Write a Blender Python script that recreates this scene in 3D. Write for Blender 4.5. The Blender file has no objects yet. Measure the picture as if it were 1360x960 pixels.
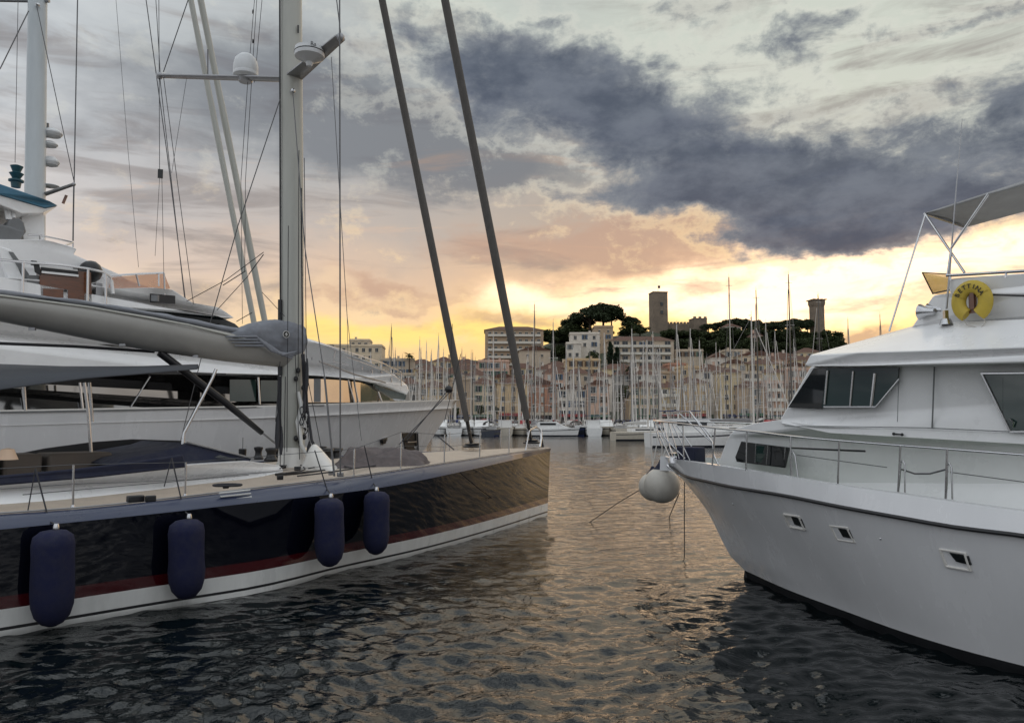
import bpy, math, random
import numpy as np
from mathutils import Vector, Matrix
random.seed(7); rng = np.random.default_rng(7)
scene = bpy.context.scene
C = scene.collection
# ------------------------------------------------------------------ camera
H_EYE = 3.1; F = 1027.0; PITCH = math.atan(75 / 1027)
cam_d = bpy.data.cameras.new('camera'); cam = bpy.data.objects.new('camera', cam_d); C.objects.link(cam)
cam_d.sensor_width = 36; cam_d.lens = 36 * F / 1360; cam_d.clip_start = .1; cam_d.clip_end = 9000
cam.location = (0, 0, H_EYE); cam.rotation_euler = (math.pi / 2 + PITCH, 0, 0)
scene.camera = cam
EXPOSURE = 0.2
scene.view_settings.view_transform = 'Standard'; scene.view_settings.look = 'None'
scene.view_settings.exposure = EXPOSURE; scene.view_settings.gamma = 1
SUN_U, SUN_V = 1085, 392

def ray(u, v):
    a = u - 680; b = 480 - v; c, s = math.cos(PITCH), math.sin(PITCH)
    return np.array([a, F * c - b * s, F * s + b * c])
EYE = np.array([0, 0, H_EYE])
def atD(u, v, d): r = ray(u, v); return EYE + r * (d / r[1])
def atZ(u, v, z): r = ray(u, v); return EYE + r * ((z - H_EYE) / r[2])
def azel(u, v):
    r = ray(u, v); return math.degrees(math.atan2(r[0], r[1])), math.degrees(math.atan2(r[2], math.hypot(r[0], r[1])))
def lin(r, g, b):
    f = lambda c: (c / 255 / 12.92) if c <= 10 else ((c / 255 + .055) / 1.055) ** 2.4
    return (f(r), f(g), f(b), 1)

# ------------------------------------------------------------------ world: Nishita sky behind procedural cloud layers
world = bpy.data.worlds.new('World'); scene.world = world; world.use_nodes = True
wt = world.node_tree; wt.nodes.clear(); WN = wt.nodes; WL = wt.links
def setin(sock, v):
    if isinstance(v, bpy.types.NodeSocket): WL.new(v, sock)
    else: sock.default_value = v
def M(op, a, b=None, c=None, clamp=False):
    n = WN.new('ShaderNodeMath'); n.operation = op; n.use_clamp = clamp
    setin(n.inputs[0], a)
    if b is not None: setin(n.inputs[1], b)
    if c is not None: setin(n.inputs[2], c)
    return n.outputs[0]
def mixc(f, a, b, mode='MIX'):
    n = WN.new('ShaderNodeMix'); n.data_type = 'RGBA'; n.blend_type = mode; n.clamp_factor = True
    setin(n.inputs[0], f); setin(n.inputs[6], a); setin(n.inputs[7], b); return n.outputs[2]
def ramp(f, stops, interp='LINEAR'):
    n = WN.new('ShaderNodeValToRGB'); n.color_ramp.interpolation = interp; e = n.color_ramp.elements
    while len(e) < len(stops): e.new(.5)
    for i, (p, c) in enumerate(stops): e[i].position = p; e[i].color = c
    setin(n.inputs[0], f); return n.outputs[0]
def smooth(x, lo, hi):
    n = WN.new('ShaderNodeMapRange'); n.interpolation_type = 'SMOOTHSTEP'; setin(n.inputs[0], x)
    n.inputs[1].default_value = lo; n.inputs[2].default_value = hi; return n.outputs[0]
tc = WN.new('ShaderNodeTexCoord')
sx = WN.new('ShaderNodeSeparateXYZ'); WL.new(tc.outputs['Generated'], sx.inputs[0])
A0 = M('MULTIPLY', M('ARCTAN2', sx.outputs[0], sx.outputs[1]), 57.2958)
E0 = M('MULTIPLY', M('ARCSINE', sx.outputs[2]), 57.2958)
def noise(sa, se, detail=6, rough=.55, off=0., dist=0., scale=1.):
    cx = WN.new('ShaderNodeCombineXYZ'); setin(cx.inputs[0], M('MULTIPLY', A0, sa)); setin(cx.inputs[1], M('MULTIPLY', E0, se)); cx.inputs[2].default_value = off
    n = WN.new('ShaderNodeTexNoise'); n.inputs['Scale'].default_value = scale; n.inputs['Detail'].default_value = detail
    n.inputs['Roughness'].default_value = rough; n.inputs['Distortion'].default_value = dist
    WL.new(cx.outputs[0], n.inputs['Vector']); return n.outputs[0]
wA = M('MULTIPLY', M('SUBTRACT', noise(.12, .2, 6, .6, 3.1), .5), 9.)
wE = M('MULTIPLY', M('SUBTRACT', noise(.12, .2, 6, .6, 8.7), .5), 6.)
A = M('ADD', A0, wA); E = M('ADD', E0, wE)
PXD = 1 / 17.5   # degrees per pixel, roughly
def blob(u, v, ru, rv, rot, w, aa=None, ee=None):
    a, e = azel(u, v); aa = A if aa is None else aa; ee = E if ee is None else ee
    c, s = math.cos(math.radians(rot)), math.sin(math.radians(rot))
    dx = M('SUBTRACT', aa, a); dy = M('SUBTRACT', ee, e)
    rx = M('MULTIPLY', M('ADD', M('MULTIPLY', dx, c), M('MULTIPLY', dy, s)), 1 / (ru * PXD))
    ry = M('MULTIPLY', M('SUBTRACT', M('MULTIPLY', dy, c), M('MULTIPLY', dx, s)), 1 / (rv * PXD))
    q = M('ADD', M('MULTIPLY', rx, rx), M('MULTIPLY', ry, ry))
    return M('MULTIPLY', M('EXPONENT', M('MULTIPLY', q, -1.)), w)
def total(bl):
    t = bl[0]
    for b in bl[1:]: t = M('ADD', t, b)
    return t
sun_a, sun_e = azel(SUN_U, SUN_V)
En = M('DIVIDE', E, 60., clamp=True)
q = lambda v: azel(680, v)[1] / 60
warm = ramp(En, [(0., lin(238, 186, 120)), (q(455), lin(252, 208, 128)), (q(415), lin(246, 202, 140)), (q(370), lin(214, 176, 138)), (q(310), lin(174, 156, 140)), (q(220), lin(148, 146, 142)), (q(100), lin(146, 150, 147)), (.7, lin(185, 190, 190)), (1., lin(205, 212, 220))])
cool = ramp(En, [(0., lin(182, 188, 196)), (.2, lin(200, 205, 213)), (.5, lin(208, 213, 220)), (1., lin(205, 212, 220))])
da = M('SUBTRACT', A0, sun_a)
wf = M('EXPONENT', M('MULTIPLY', M('MULTIPLY', da, da), -1 / (62. ** 2)))
base = mixc(wf, cool, warm)
# pale greenish light in the gaps upper right
gap = total([blob(1180, 130, 330, 130, 0, 1.), blob(960, 0, 330, 90, 0, .75), blob(620, 10, 90, 60, 0, .45), blob(500, 0, 120, 40, 0, .35)])
base = mixc(M('MULTIPLY', smooth(gap, .1, 1.), .8), base, lin(196, 203, 193))
# low bright glow round the hidden sun, and the yellow band along the horizon
g1 = blob(1120, 372, 190, 52, 0, 1.)
g2 = blob(690, 395, 60, 26, 0, .5)
g4 = blob(1330, 335, 130, 36, 0, .7)
g3 = blob(880, 400, 150, 30, 0, .75)
base = mixc(smooth(total([g1, g2, g3, g4]), .05, .95), base, (1.75, 1.22, .80, 1))
yb = M('MULTIPLY', blob(560, 445, 330, 22, 0, 1.), .8)
base = mixc(smooth(yb, .1, .8), base, lin(255, 218, 130))
sky = WN.new('ShaderNodeTexSky'); sky.sky_type = 'NISHITA'; sky.sun_disc = False
sky.sun_elevation = math.radians(sun_e); sky.sun_rotation = math.radians(sun_a); sky.air_density = 1.5; sky.dust_density = 3
base = mixc(1., base, mixc(1., sky.outputs[0], (.004, .004, .0045, 1), 'MULTIPLY'), 'ADD')
# peach and mauve streaks drawn out level
st = noise(.075, .42, 7, .6, 20.3, .6)
stm = M('MULTIPLY', smooth(st, .48, .66), M('MULTIPLY', smooth(E, 4.5, 8.), M('SUBTRACT', 1., smooth(E, 24., 34.))))
base = mixc(M('MULTIPLY', stm, .62), base, lin(134, 126, 124))
st2 = noise(.06, .5, 7, .6, 41.7, .6)
pk = M('MULTIPLY', smooth(st2, .53, .68), total([blob(600, 250, 260, 40, 8, .9), blob(850, 330, 200, 50, -6, .7), blob(330, 230, 200, 26, 8, .5)]))
base = mixc(M('MULTIPLY', pk, .9), base, lin(232, 188, 150))
# middle grey banks
mid = total([blob(850, 320, 190, 42, -4, .8), blob(610, 330, 190, 26, -8, .35), blob(520, 380, 160, 14, -5, .55), blob(700, 435, 170, 12, -4, .5), blob(500, 400, 130, 8, -2, .5),
             blob(1130, 448, 60, 12, 0, .9), blob(1230, 400, 120, 14, 6, .45), blob(950, 386, 90, 14, 6, .45)])
midn = M('ADD', mid, M('MULTIPLY', M('SUBTRACT', noise(.2, .5, 7, .6, 5.5), .5), .9))
base = mixc(M('MULTIPLY', smooth(midn, .22, .7), .72), base, lin(186, 152, 132))
bank = total([blob(150, 130, 330, 90, 5, .5), blob(470, 150, 190, 60, -12, .8), blob(330, 330, 240, 60, -4, .3), blob(640, 220, 150, 40, 0, .7)])
bankn = M('ADD', bank, M('MULTIPLY', M('SUBTRACT', noise(.14, .3, 6, .55, 15.5), .5), 1.0))
base = mixc(M('MULTIPLY', smooth(bankn, .2, .8), .7), base, lin(100, 105, 114))
# the big slate cloud
dk = total([blob(760, 120, 175, 62, -16, .85), blob(640, 90, 120, 55, -10, .6), blob(930, 195, 200, 62, -18, 1.), blob(1080, 262, 175, 50, -8, 1.), blob(1090, 305, 95, 26, 4, .95),
            blob(880, 262, 190, 22, -4, .8), blob(1350, 165, 95, 65, 10, 1.1), blob(1110, 25, 75, 18, 0, .7), blob(1010, 60, 60, 24, 0, .55), blob(1190, 40, 60, 14, 0, .5),
            blob(1225, 285, 140, 32, 4, .8), blob(910, 10, 60, 14, 0, .4), blob(1170, 180, 60, 30, 0, .35), blob(1090, 100, 30, 14, 0, .4), blob(1280, 20, 50, 12, 0, .5), blob(1010, 115, 90, 20, -10, .35), blob(1210, 120, 60, 16, 0, .35), blob(720, 15, 40, 12, 0, .45), blob(640, 16, 30, 10, 0, .4)])
fine = M('SUBTRACT', noise(.30, .48, 9, .66, 30.2, .2), .5)
big = M('SUBTRACT', noise(.13, .2, 3, .5, 77.), .5)
dkn = M('ADD', dk, M('ADD', M('MULTIPLY', fine, 1.9), M('MULTIPLY', big, .9)))
rim = M('MULTIPLY', M('SUBTRACT', smooth(dkn, .1, .4), smooth(dkn, .4, .65)), .45)
base = mixc(M('MULTIPLY', rim, wf), base, mixc(smooth(E, 12., 19.), lin(255, 222, 170), lin(206, 206, 196)))
dm = smooth(dkn, .3, .95)
dcol = mixc(smooth(noise(.16, .3, 6, .6, 50.), .35, .65), lin(66, 75, 92), lin(100, 107, 120))
dcol = mixc(smooth(dkn, .55, 1.35), lin(124, 129, 136), dcol)
base = mixc(M('MULTIPLY', dm, .93), base, dcol)
ov = smooth(noise(.07, .16, 6, .6, 91., .4), .36, .64)
hi = M('MAXIMUM', smooth(E0, 30., 42.), M('SUBTRACT', 1., smooth(wf, .15, .6)))
final = mixc(hi, base, mixc(1., base, mixc(ov, (.5, .53, .58, 1), (1.9, 1.86, 1.76, 1)), 'MULTIPLY'))
# below the horizon: dim
final = mixc(smooth(E0, -6., -1.), lin(60, 62, 64), final)
world.cycles.sampling_method = 'MANUAL'; world.cycles.sample_map_resolution = 256
bg = WN.new('ShaderNodeBackground'); WL.new(final, bg.inputs[0]); bg.inputs[1].default_value = 1.0
wo = WN.new('ShaderNodeOutputWorld'); WL.new(bg.outputs[0], wo.inputs[0])
# ------------------------------------------------------------------ the veiled sun
sd = bpy.data.lights.new('sun', 'SUN'); so = bpy.data.objects.new('sun', sd); C.objects.link(so)
sd.energy = .5; sd.angle = math.radians(75); sd.color = (1, .72, .42)
sv = Vector(ray(SUN_U, SUN_V)).normalized(); so.rotation_euler = sv.to_track_quat('Z', 'Y').to_euler()

# ------------------------------------------------------------------ materials
def mat(name, col, rough=.5, metal=0., var=.12, vscale=3., bump=0., bscale=60., coat=0., alpha=1., spec=.5, trans=0., sheen=0., stretch=(1, 1, 1), rvar=.1):
    m = bpy.data.materials.new(name); m.use_nodes = True; nt = m.node_tree; P = nt.nodes['Principled BSDF']
    P.inputs['Base Color'].default_value = (*col[:3], 1); P.inputs['Roughness'].default_value = rough; P.inputs['Metallic'].default_value = metal
    P.inputs['Coat Weight'].default_value = coat; P.inputs['Coat Roughness'].default_value = .06; P.inputs['Specular IOR Level'].default_value = spec
    P.inputs['Alpha'].default_value = alpha; P.inputs['Transmission Weight'].default_value = trans
    t = nt.nodes.new('ShaderNodeTexCoord'); mp = nt.nodes.new('ShaderNodeMapping'); mp.inputs['Scale'].default_value = stretch
    nt.links.new(t.outputs['Object'], mp.inputs[0])
    if var > 0:
        n = nt.nodes.new('ShaderNodeTexNoise'); n.inputs['Scale'].default_value = vscale; n.inputs['Detail'].default_value = 6; n.inputs['Roughness'].default_value = .65
        nt.links.new(mp.outputs[0], n.inputs['Vector'])
        mr = nt.nodes.new('ShaderNodeMapRange'); mr.inputs[1].default_value = .3; mr.inputs[2].default_value = .7; mr.inputs[3].default_value = 1 - var; mr.inputs[4].default_value = 1 + var
        nt.links.new(n.outputs[0], mr.inputs[0])
        mx = nt.nodes.new('ShaderNodeMix'); mx.data_type = 'RGBA'; mx.blend_type = 'MULTIPLY'; mx.inputs[0].default_value = 1
        mx.inputs[6].default_value = (*col[:3], 1); nt.links.new(mr.outputs[0], mx.inputs[7]); nt.links.new(mx.outputs[2], P.inputs['Base Color'])
        mr2 = nt.nodes.new('ShaderNodeMapRange'); mr2.inputs[1].default_value = .3; mr2.inputs[2].default_value = .7
        mr2.inputs[3].default_value = max(.02, rough * (1 - rvar * 2)); mr2.inputs[4].default_value = min(1, rough * (1 + rvar * 3)); nt.links.new(n.outputs[0], mr2.inputs[0]); nt.links.new(mr2.outputs[0], P.inputs['Roughness'])
    if bump > 0:
        n2 = nt.nodes.new('ShaderNodeTexNoise'); n2.inputs['Scale'].default_value = bscale; n2.inputs['Detail'].default_value = 4
        nt.links.new(mp.outputs[0], n2.inputs['Vector']); b = nt.nodes.new('ShaderNodeBump'); b.inputs['Strength'].default_value = bump; b.inputs['Distance'].default_value = .02
        nt.links.new(n2.outputs[0], b.inputs['Height']); nt.links.new(b.outputs[0], P.inputs['Normal'])
    return m
MT = {}
MT['gel'] = mat('white_gelcoat', (.82, .82, .82), .28, var=.05, vscale=1.2, coat=.3, bump=.03, bscale=2.)
MT['gel2'] = mat('cream_gelcoat', (.70, .68, .64), .3, var=.06, vscale=1.5, coat=.2)
MT['hullw'] = mat('white_hull_paint', (.68, .68, .69), .2, var=.045, vscale=1.6, coat=.3, stretch=(1, 1, .3), rvar=.3)
MT['navy'] = mat('black_navy_topside', (.002, .0025, .006), .03, var=0, coat=0., bump=.0); MT['navy'].node_tree.nodes['Principled BSDF'].inputs['IOR'].default_value = 1.6
MT['red'] = mat('red_boot_stripe', (.05, .003, .005), .12, var=.1, coat=.8)
MT['white'] = mat('white_boot_band', (.62, .62, .60), .3, var=.14, vscale=2., coat=.3, stretch=(1, 1, .3))
MT['black'] = mat('black_paint', (.012, .012, .014), .35, var=.1)
MT['blackfoul'] = mat('antifouling', (.006, .007, .009), .6, var=.2)
MT['blue'] = mat('blue_gunwale_paint', (.020, .029, .068), .3, var=.1, coat=.4, vscale=2.)
MT['glass'] = mat('dark_glass', (.006, .008, .009), .03, var=0, spec=.8)
MT['glassg'] = mat('green_glass', (.012, .03, .026), .03, var=0, spec=.7)
MT['chrome'] = mat('stainless_steel', (.55, .55, .56), .22, 1., var=.08)
MT['alu'] = mat('anodised_aluminium', (.33, .33, .34), .38, .8, var=.1)
MT['mastc'] = mat('cream_mast_paint', (.42, .42, .38), .36, var=.07, vscale=2., stretch=(1, 1, .2), coat=.2)
MT['mastg'] = mat('pale_mast_paint', (.50, .54, .56), .35, var=.06, stretch=(1, 1, .2), coat=.2)
MT['stay'] = mat('furled_sail_cloth', (.10, .092, .085), .8, var=.22, vscale=6., bump=.4, bscale=14., stretch=(1, 1, .4))
MT['rope'] = mat('dark_rope', (.03, .03, .035), .8, var=.2)
MT['wire'] = mat('rigging_wire', (.12, .12, .125), .45, .6, var=.1)
MT['fender'] = mat('navy_fender_fleece', (.004, .006, .034), .85, var=.18, vscale=5., bump=.35, bscale=90.)
MT['ball'] = mat('white_vinyl', (.50, .47, .42), .42, var=.12, vscale=4.)
MT['boom'] = mat('boom_paint', (.30, .29, .27), .42, var=.08, vscale=1.5, coat=.2)
MT['cover'] = mat('grey_sail_cover', (.20, .21, .235), .85, var=.16, vscale=4., bump=.6, bscale=7.)
MT['awn'] = mat('dark_awning_cloth', (.055, .06, .07), .85, var=.15, vscale=2., bump=.2, bscale=8.)
MT['canopy'] = mat('grey_bimini_cloth', (.34, .34, .34), .85, var=.15, vscale=2., bump=.15, bscale=6.)
MT['tarp'] = mat('taupe_deck_tarp', (.19, .16, .155), .85, var=.2, vscale=5., bump=.8, bscale=5.)
MT['cush'] = mat('brown_cushion', (.085, .068, .055), .85, var=.15, bump=.2)
MT['navyc'] = mat('navy_canvas', (.011, .014, .034), .8, var=.15, bump=.2)
MT['wood'] = mat('varnished_wood', (.12, .036, .010), .3, var=.35, vscale=4., coat=.5, stretch=(1, 1, 8))
MT['green'] = mat('green_deck_mat', (.07, .13, .05), .9, var=.25, vscale=10., bump=.4)
MT['yellow'] = mat('yellow_buoy_cover', (.52, .38, .05), .6, var=.12, vscale=8., bump=.3, bscale=12.)
MT['screen'] = mat('amber_screen', (.85, .55, .08), .3, var=.05, alpha=.42)
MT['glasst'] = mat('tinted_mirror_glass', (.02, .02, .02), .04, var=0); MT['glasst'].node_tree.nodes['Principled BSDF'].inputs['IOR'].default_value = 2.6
MT['tscreen'] = mat('tinted_screen', (.60, .26, .12), .3, var=.05, alpha=.5)
MT['teal'] = mat('teal_paint', (.015, .07, .09), .4, var=.12)
MT['bluep'] = mat('light_blue_paint', (.05, .16, .25), .35, var=.1)
MT['radome'] = mat('white_radome', (.62, .63, .64), .35, var=.05)
MT['grey'] = mat('grey_plastic', (.16, .165, .17), .5, var=.12)
MT['orange'] = mat('orange_fitting', (.45, .08, .01), .5, var=.1)
MT['lamp'] = mat('table_lamp_shade', (.7, .5, .35), .5, var=.05)
# teak planks
def teak():
    m = bpy.data.materials.new('teak_planks'); m.use_nodes = True; nt = m.node_tree; P = nt.nodes['Principled BSDF']
    t = nt.nodes.new('ShaderNodeTexCoord'); mp = nt.nodes.new('ShaderNodeMapping'); mp.inputs['Rotation'].default_value = (0, 0, math.radians(44.4))
    nt.links.new(t.outputs['Object'], mp.inputs[0])
    w = nt.nodes.new('ShaderNodeTexWave'); w.bands_direction = 'X'; w.inputs['Scale'].default_value = 5.5; nt.links.new(mp.outputs[0], w.inputs['Vector'])
    cr = nt.nodes.new('ShaderNodeValToRGB'); cr.color_ramp.elements[0].position = .02; cr.color_ramp.elements[0].color = (.12, .09, .07, 1); cr.color_ramp.elements[1].position = .12; cr.color_ramp.elements[1].color = (.50, .42, .34, 1)
    nt.links.new(w.outputs[0], cr.inputs[0])
    n = nt.nodes.new('ShaderNodeTexNoise'); n.inputs['Scale'].default_value = 3; n.inputs['Detail'].default_value = 6; nt.links.new(mp.outputs[0], n.inputs['Vector'])
    mr = nt.nodes.new('ShaderNodeMapRange'); mr.inputs[3].default_value = .8; mr.inputs[4].default_value = 1.15; nt.links.new(n.outputs[0], mr.inputs[0])
    mx = nt.nodes.new('ShaderNodeMix'); mx.data_type = 'RGBA'; mx.blend_type = 'MULTIPLY'; mx.inputs[0].default_value = 1
    nt.links.new(cr.outputs[0], mx.inputs[6]); nt.links.new(mr.outputs[0], mx.inputs[7]); nt.links.new(mx.outputs[2], P.inputs['Base Color']); P.inputs['Roughness'].default_value = .6
    return m
MT['teak'] = teak()

# ------------------------------------------------------------------ mesh helpers
class MB:
    def __init__(s): s.v = []; s.f = []; s.m = []
    def add(s, vs, fs, mi=0):
        o = len(s.v); s.v += [tuple(map(float, p)) for p in vs]; s.f += [tuple(i + o for i in f) for f in fs]; s.m += [mi] * len(fs); return s
    def box(s, c, sz, rz=0, mi=0, ry=0, rx=0):
        R = Matrix.Rotation(rz, 3, 'Z') @ Matrix.Rotation(ry, 3, 'Y') @ Matrix.Rotation(rx, 3, 'X'); vs = []
        for a in (-.5, .5):
            for b in (-.5, .5):
                for d in (-.5, .5):
                    p = R @ Vector((a * sz[0], b * sz[1], d * sz[2])); vs.append((p.x + c[0], p.y + c[1], p.z + c[2]))
        return s.add(vs, [(0, 1, 3, 2), (4, 6, 7, 5), (0, 4, 5, 1), (2, 3, 7, 6), (0, 2, 6, 4), (1, 5, 7, 3)], mi)
    def tube(s, pts, r, n=8, mi=0, flat=None, cap=True):
        pts = [Vector(p) for p in pts]; k = len(pts); rs = r if isinstance(r, (list, tuple)) else [r] * k
        vs = []; prev = None
        for i, p in enumerate(pts):
            t = (pts[min(i + 1, k - 1)] - pts[max(i - 1, 0)]).normalized()
            if prev is None:
                a = Vector(flat) if flat is not None else (Vector((0, 0, 1)) if abs(t.z) < .9 else Vector((1, 0, 0)))
            else: a = prev
            x = (a - t * a.dot(t)).normalized(); y = t.cross(x); prev = x
            ra, rb = (rs[i] if isinstance(rs[i], (list, tuple)) else (rs[i], rs[i]))
            for j in range(n):
                an = 2 * math.pi * j / n; q = p + x * (ra * math.cos(an)) + y * (rb * math.sin(an)); vs.append(tuple(q))
        fs = [(i * n + j, i * n + (j + 1) % n, (i + 1) * n + (j + 1) % n, (i + 1) * n + j) for i in range(k - 1) for j in range(n)]
        if cap: fs += [tuple(range(n))[::-1], tuple((k - 1) * n + j for j in range(n))]
        return s.add(vs, fs, mi)
    def lathe(s, c, prof, n=24, mi=0, axis=(0, 0, 1)):
        q = Vector((0, 0, 1)).rotation_difference(Vector(axis).normalized()); vs = []
        for (r, z) in prof:
            for j in range(n):
                a = 2 * math.pi * j / n; p = q @ Vector((r * math.cos(a), r * math.sin(a), z)); vs.append((p.x + c[0], p.y + c[1], p.z + c[2]))
        k = len(prof); fs = [(i * n + j, i * n + (j + 1) % n, (i + 1) * n + (j + 1) % n, (i + 1) * n + j) for i in range(k - 1) for j in range(n)]
        fs += [tuple(range(n))[::-1], tuple((k - 1) * n + j for j in range(n))]
        return s.add(vs, fs, mi)
    def sph(s, c, r, n=16, mi=0, sc=(1, 1, 1)):
        vs = []; fs = []
        for i in range(n // 2 + 1):
            th = math.pi * i / (n // 2)
            for j in range(n):
                a = 2 * math.pi * j / n; vs.append((c[0] + r * sc[0] * math.sin(th) * math.cos(a), c[1] + r * sc[1] * math.sin(th) * math.sin(a), c[2] + r * sc[2] * math.cos(th)))
        fs = [(i * n + j, (i + 1) * n + j, (i + 1) * n + (j + 1) % n, i * n + (j + 1) % n) for i in range(n // 2) for j in range(n)]
        return s.add(vs, fs, mi)
    def grid(s, rows, mi=0, mis=None, close=False):
        n = len(rows[0]); vs = [p for r in rows for p in r]; o = len(s.v); s.v += [tuple(map(float, p)) for p in vs]
        for i in range(len(rows) - 1):
            for j in range(n if close else n - 1):
                j2 = (j + 1) % n
                s.f.append((o + i * n + j, o + i * n + j2, o + (i + 1) * n + j2, o + (i + 1) * n + j)); s.m.append(mis[i] if mis else mi)
        return s
    def mesh(s, name, mats, off=(0, 0, 0), smooth=True, ang=35, merge=False):
        me = bpy.data.meshes.new(name); o = off
        me.from_pydata([(a - o[0], b - o[1], c - o[2]) for a, b, c in s.v], [], s.f)
        if not isinstance(mats, (list, tuple)): mats = [mats]
        for m in mats: me.materials.append(MT[m] if isinstance(m, str) else m)
        me.polygons.foreach_set('material_index', s.m)
        if merge:
            import bmesh
            b = bmesh.new(); b.from_mesh(me); bmesh.ops.remove_doubles(b, verts=b.verts, dist=.0005); bmesh.ops.recalc_face_normals(b, faces=b.faces); b.to_mesh(me); b.free()
        if smooth:
            me.polygons.foreach_set('use_smooth', [True] * len(me.polygons)); me.set_sharp_from_angle(angle=math.radians(ang))
        me.update(); return me
    def build(s, name, mats, parent=None, smooth=True, ang=35, merge=True, bevel=0, local=False, solid=0):
        off = (0, 0, 0) if (parent is None or local) else root_loc(parent)
        o = bpy.data.objects.new(name, s.mesh(name, mats, off, smooth, ang, merge)); C.objects.link(o); o.parent = parent
        if solid: md = o.modifiers.new('solid', 'SOLIDIFY'); md.thickness = solid; md.offset = 0
        if bevel:
            md = o.modifiers.new('bevel', 'BEVEL'); md.width = bevel; md.segments = 2; md.limit_method = 'ANGLE'; md.angle_limit = math.radians(40)
            wn = o.modifiers.new('normals', 'WEIGHTED_NORMAL'); wn.keep_sharp = True; wn.weight = 80
        return o
CT = bpy.data.textures.new('crumple', 'CLOUDS'); CT.noise_scale = .45; CT.noise_depth = 3
def crumple(o, lv=3, st=.07):
    a = o.modifiers.new('sub', 'SUBSURF'); a.levels = lv; a.render_levels = lv
    b = o.modifiers.new('crumple', 'DISPLACE'); b.texture = CT; b.strength = st; b.mid_level = .5; b.texture_coords = 'LOCAL'; return o
def root_loc(o):
    l = Vector((0, 0, 0))
    while o is not None: l += o.location; o = o.parent
    return l
LABELS = {}
def tag(o, label, cat, group=None, kind=None):
    o['label'] = label; o['category'] = cat
    if group: o['group'] = group
    if kind: o['kind'] = kind
    return o
def thing(name, label, cat, loc=(0, 0, 0), rz=0, group=None):
    o = bpy.data.objects.new(name, None); C.objects.link(o); o.location = tuple(float(x) for x in loc); o.rotation_euler = (0, 0, rz); o.empty_display_size = .2
    return tag(o, label, cat, group)
def solo(mb, name, mats, label, cat, group=None, base=None, **k):
    """a thing that is one mesh, with its origin at its base"""
    b = base if base is not None else (sum(p[0] for p in mb.v) / len(mb.v), sum(p[1] for p in mb.v) / len(mb.v), min(p[2] for p in mb.v))
    b = tuple(float(x) for x in b)
    o = bpy.data.objects.new(name, mb.mesh(name, mats, b, merge=True, **k)); C.objects.link(o); o.location = b
    return tag(o, label, cat, group)
def spline(pts, n):
    """Catmull-Rom through pts, n samples evenly by chord length"""
    P = np.array(pts, float); d = np.r_[0, np.cumsum(np.linalg.norm(np.diff(P, axis=0), axis=1))]
    t = np.linspace(0, d[-1], n); out = []
    for x in t:
        i = int(np.clip(np.searchsorted(d, x, 'right') - 1, 0, len(P) - 2)); h = d[i + 1] - d[i]; w = (x - d[i]) / h
        m0 = (P[i + 1] - P[i - 1]) / (d[i + 1] - d[i - 1]) if i > 0 else (P[1] - P[0]) / h
        m1 = (P[i + 2] - P[i]) / (d[i + 2] - d[i]) if i + 2 < len(P) else (P[i + 1] - P[i]) / h
        out.append((2 * w**3 - 3 * w**2 + 1) * P[i] + (w**3 - 2 * w**2 + w) * h * m0 + (-2 * w**3 + 3 * w**2) * P[i + 1] + (w**3 - w**2) * h * m1)
    return out
class Frame:
    """a boat's own axes: s metres aft of the stem, p metres off the centreline towards the quay, z up"""
    def __init__(f, o, aft): f.o = np.array(o, float); a = np.array(aft, float); f.a = a / np.linalg.norm(a); n = np.array([-f.a[1], f.a[0]]); f.n = n if n @ (-f.o) > 0 else -n
    def w(f, s, p, z): q = f.o + f.a * s + f.n * p; return np.array([q[0], q[1], z])
    def pick(f, u, v, p, s_=None):
        if s_ is not None: return f.w(s_, p, f.pick(u, v, p)[2])
        r = ray(u, v); n = f.n; t = ((f.o + n * p) @ n) / (r[:2] @ n); return EYE + r * t
    def mir(f, q): q = np.array(q, float); d = (q[:2] - f.o) @ f.n; m = q.copy(); m[:2] -= 2 * d * f.n; return m
    def sp(f, q): d = np.array(q[:2]) - f.o; return d @ f.a, d @ f.n
    def block(f, mb, pts, mi=0, raw=False):
        """solid across the boat from a side outline: pts (u, v, p) mirrored about the centreline"""
        P = [np.array(q, float) if raw else f.pick(*q) for q in pts]; k = len(P); Q = [f.mir(p) for p in P]
        from mathutils.geometry import tessellate_polygon
        tri = tessellate_polygon([[Vector(p) for p in P]])
        mb.add(P + Q, [tuple(t) for t in tri] + [tuple(i + k for i in t)[::-1] for t in tri] + [(i, (i + 1) % k, (i + 1) % k + k, i + k) for i in range(k)], mi); return mb
    def slab(f, mb, pts, th=.04, mi=0):
        """panel lying in the side plane with thickness th outward"""
        P = [f.pick(*q) for q in pts]; k = len(P); d = np.array([*f.n, 0]) * th; Q = [p + d for p in P]
        from mathutils.geometry import tessellate_polygon
        tri = tessellate_polygon([[Vector(p) for p in P]])
        mb.add(P + Q, [tuple(t) for t in tri] + [tuple(i + k for i in t)[::-1] for t in tri] + [(i, (i + 1) % k, (i + 1) % k + k, i + k) for i in range(k)], mi); return mb
def struct(o, label=None): o['kind'] = 'structure'; return o
ORD = ['first', 'second', 'third', 'fourth', 'fifth', 'sixth', 'seventh', 'eighth', 'ninth', 'tenth', 'eleventh', 'twelfth', 'thirteenth', 'fourteenth', 'fifteenth', 'sixteenth', 'seventeenth', 'eighteenth', 'nineteenth', 'twentieth']
def ordw(i): return ORD[i] if i < 20 else ('twenty-' + ORD[i - 20] if i < 29 else ('thirtieth' if i == 29 else 'thirty-' + ORD[i - 30]))
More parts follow.
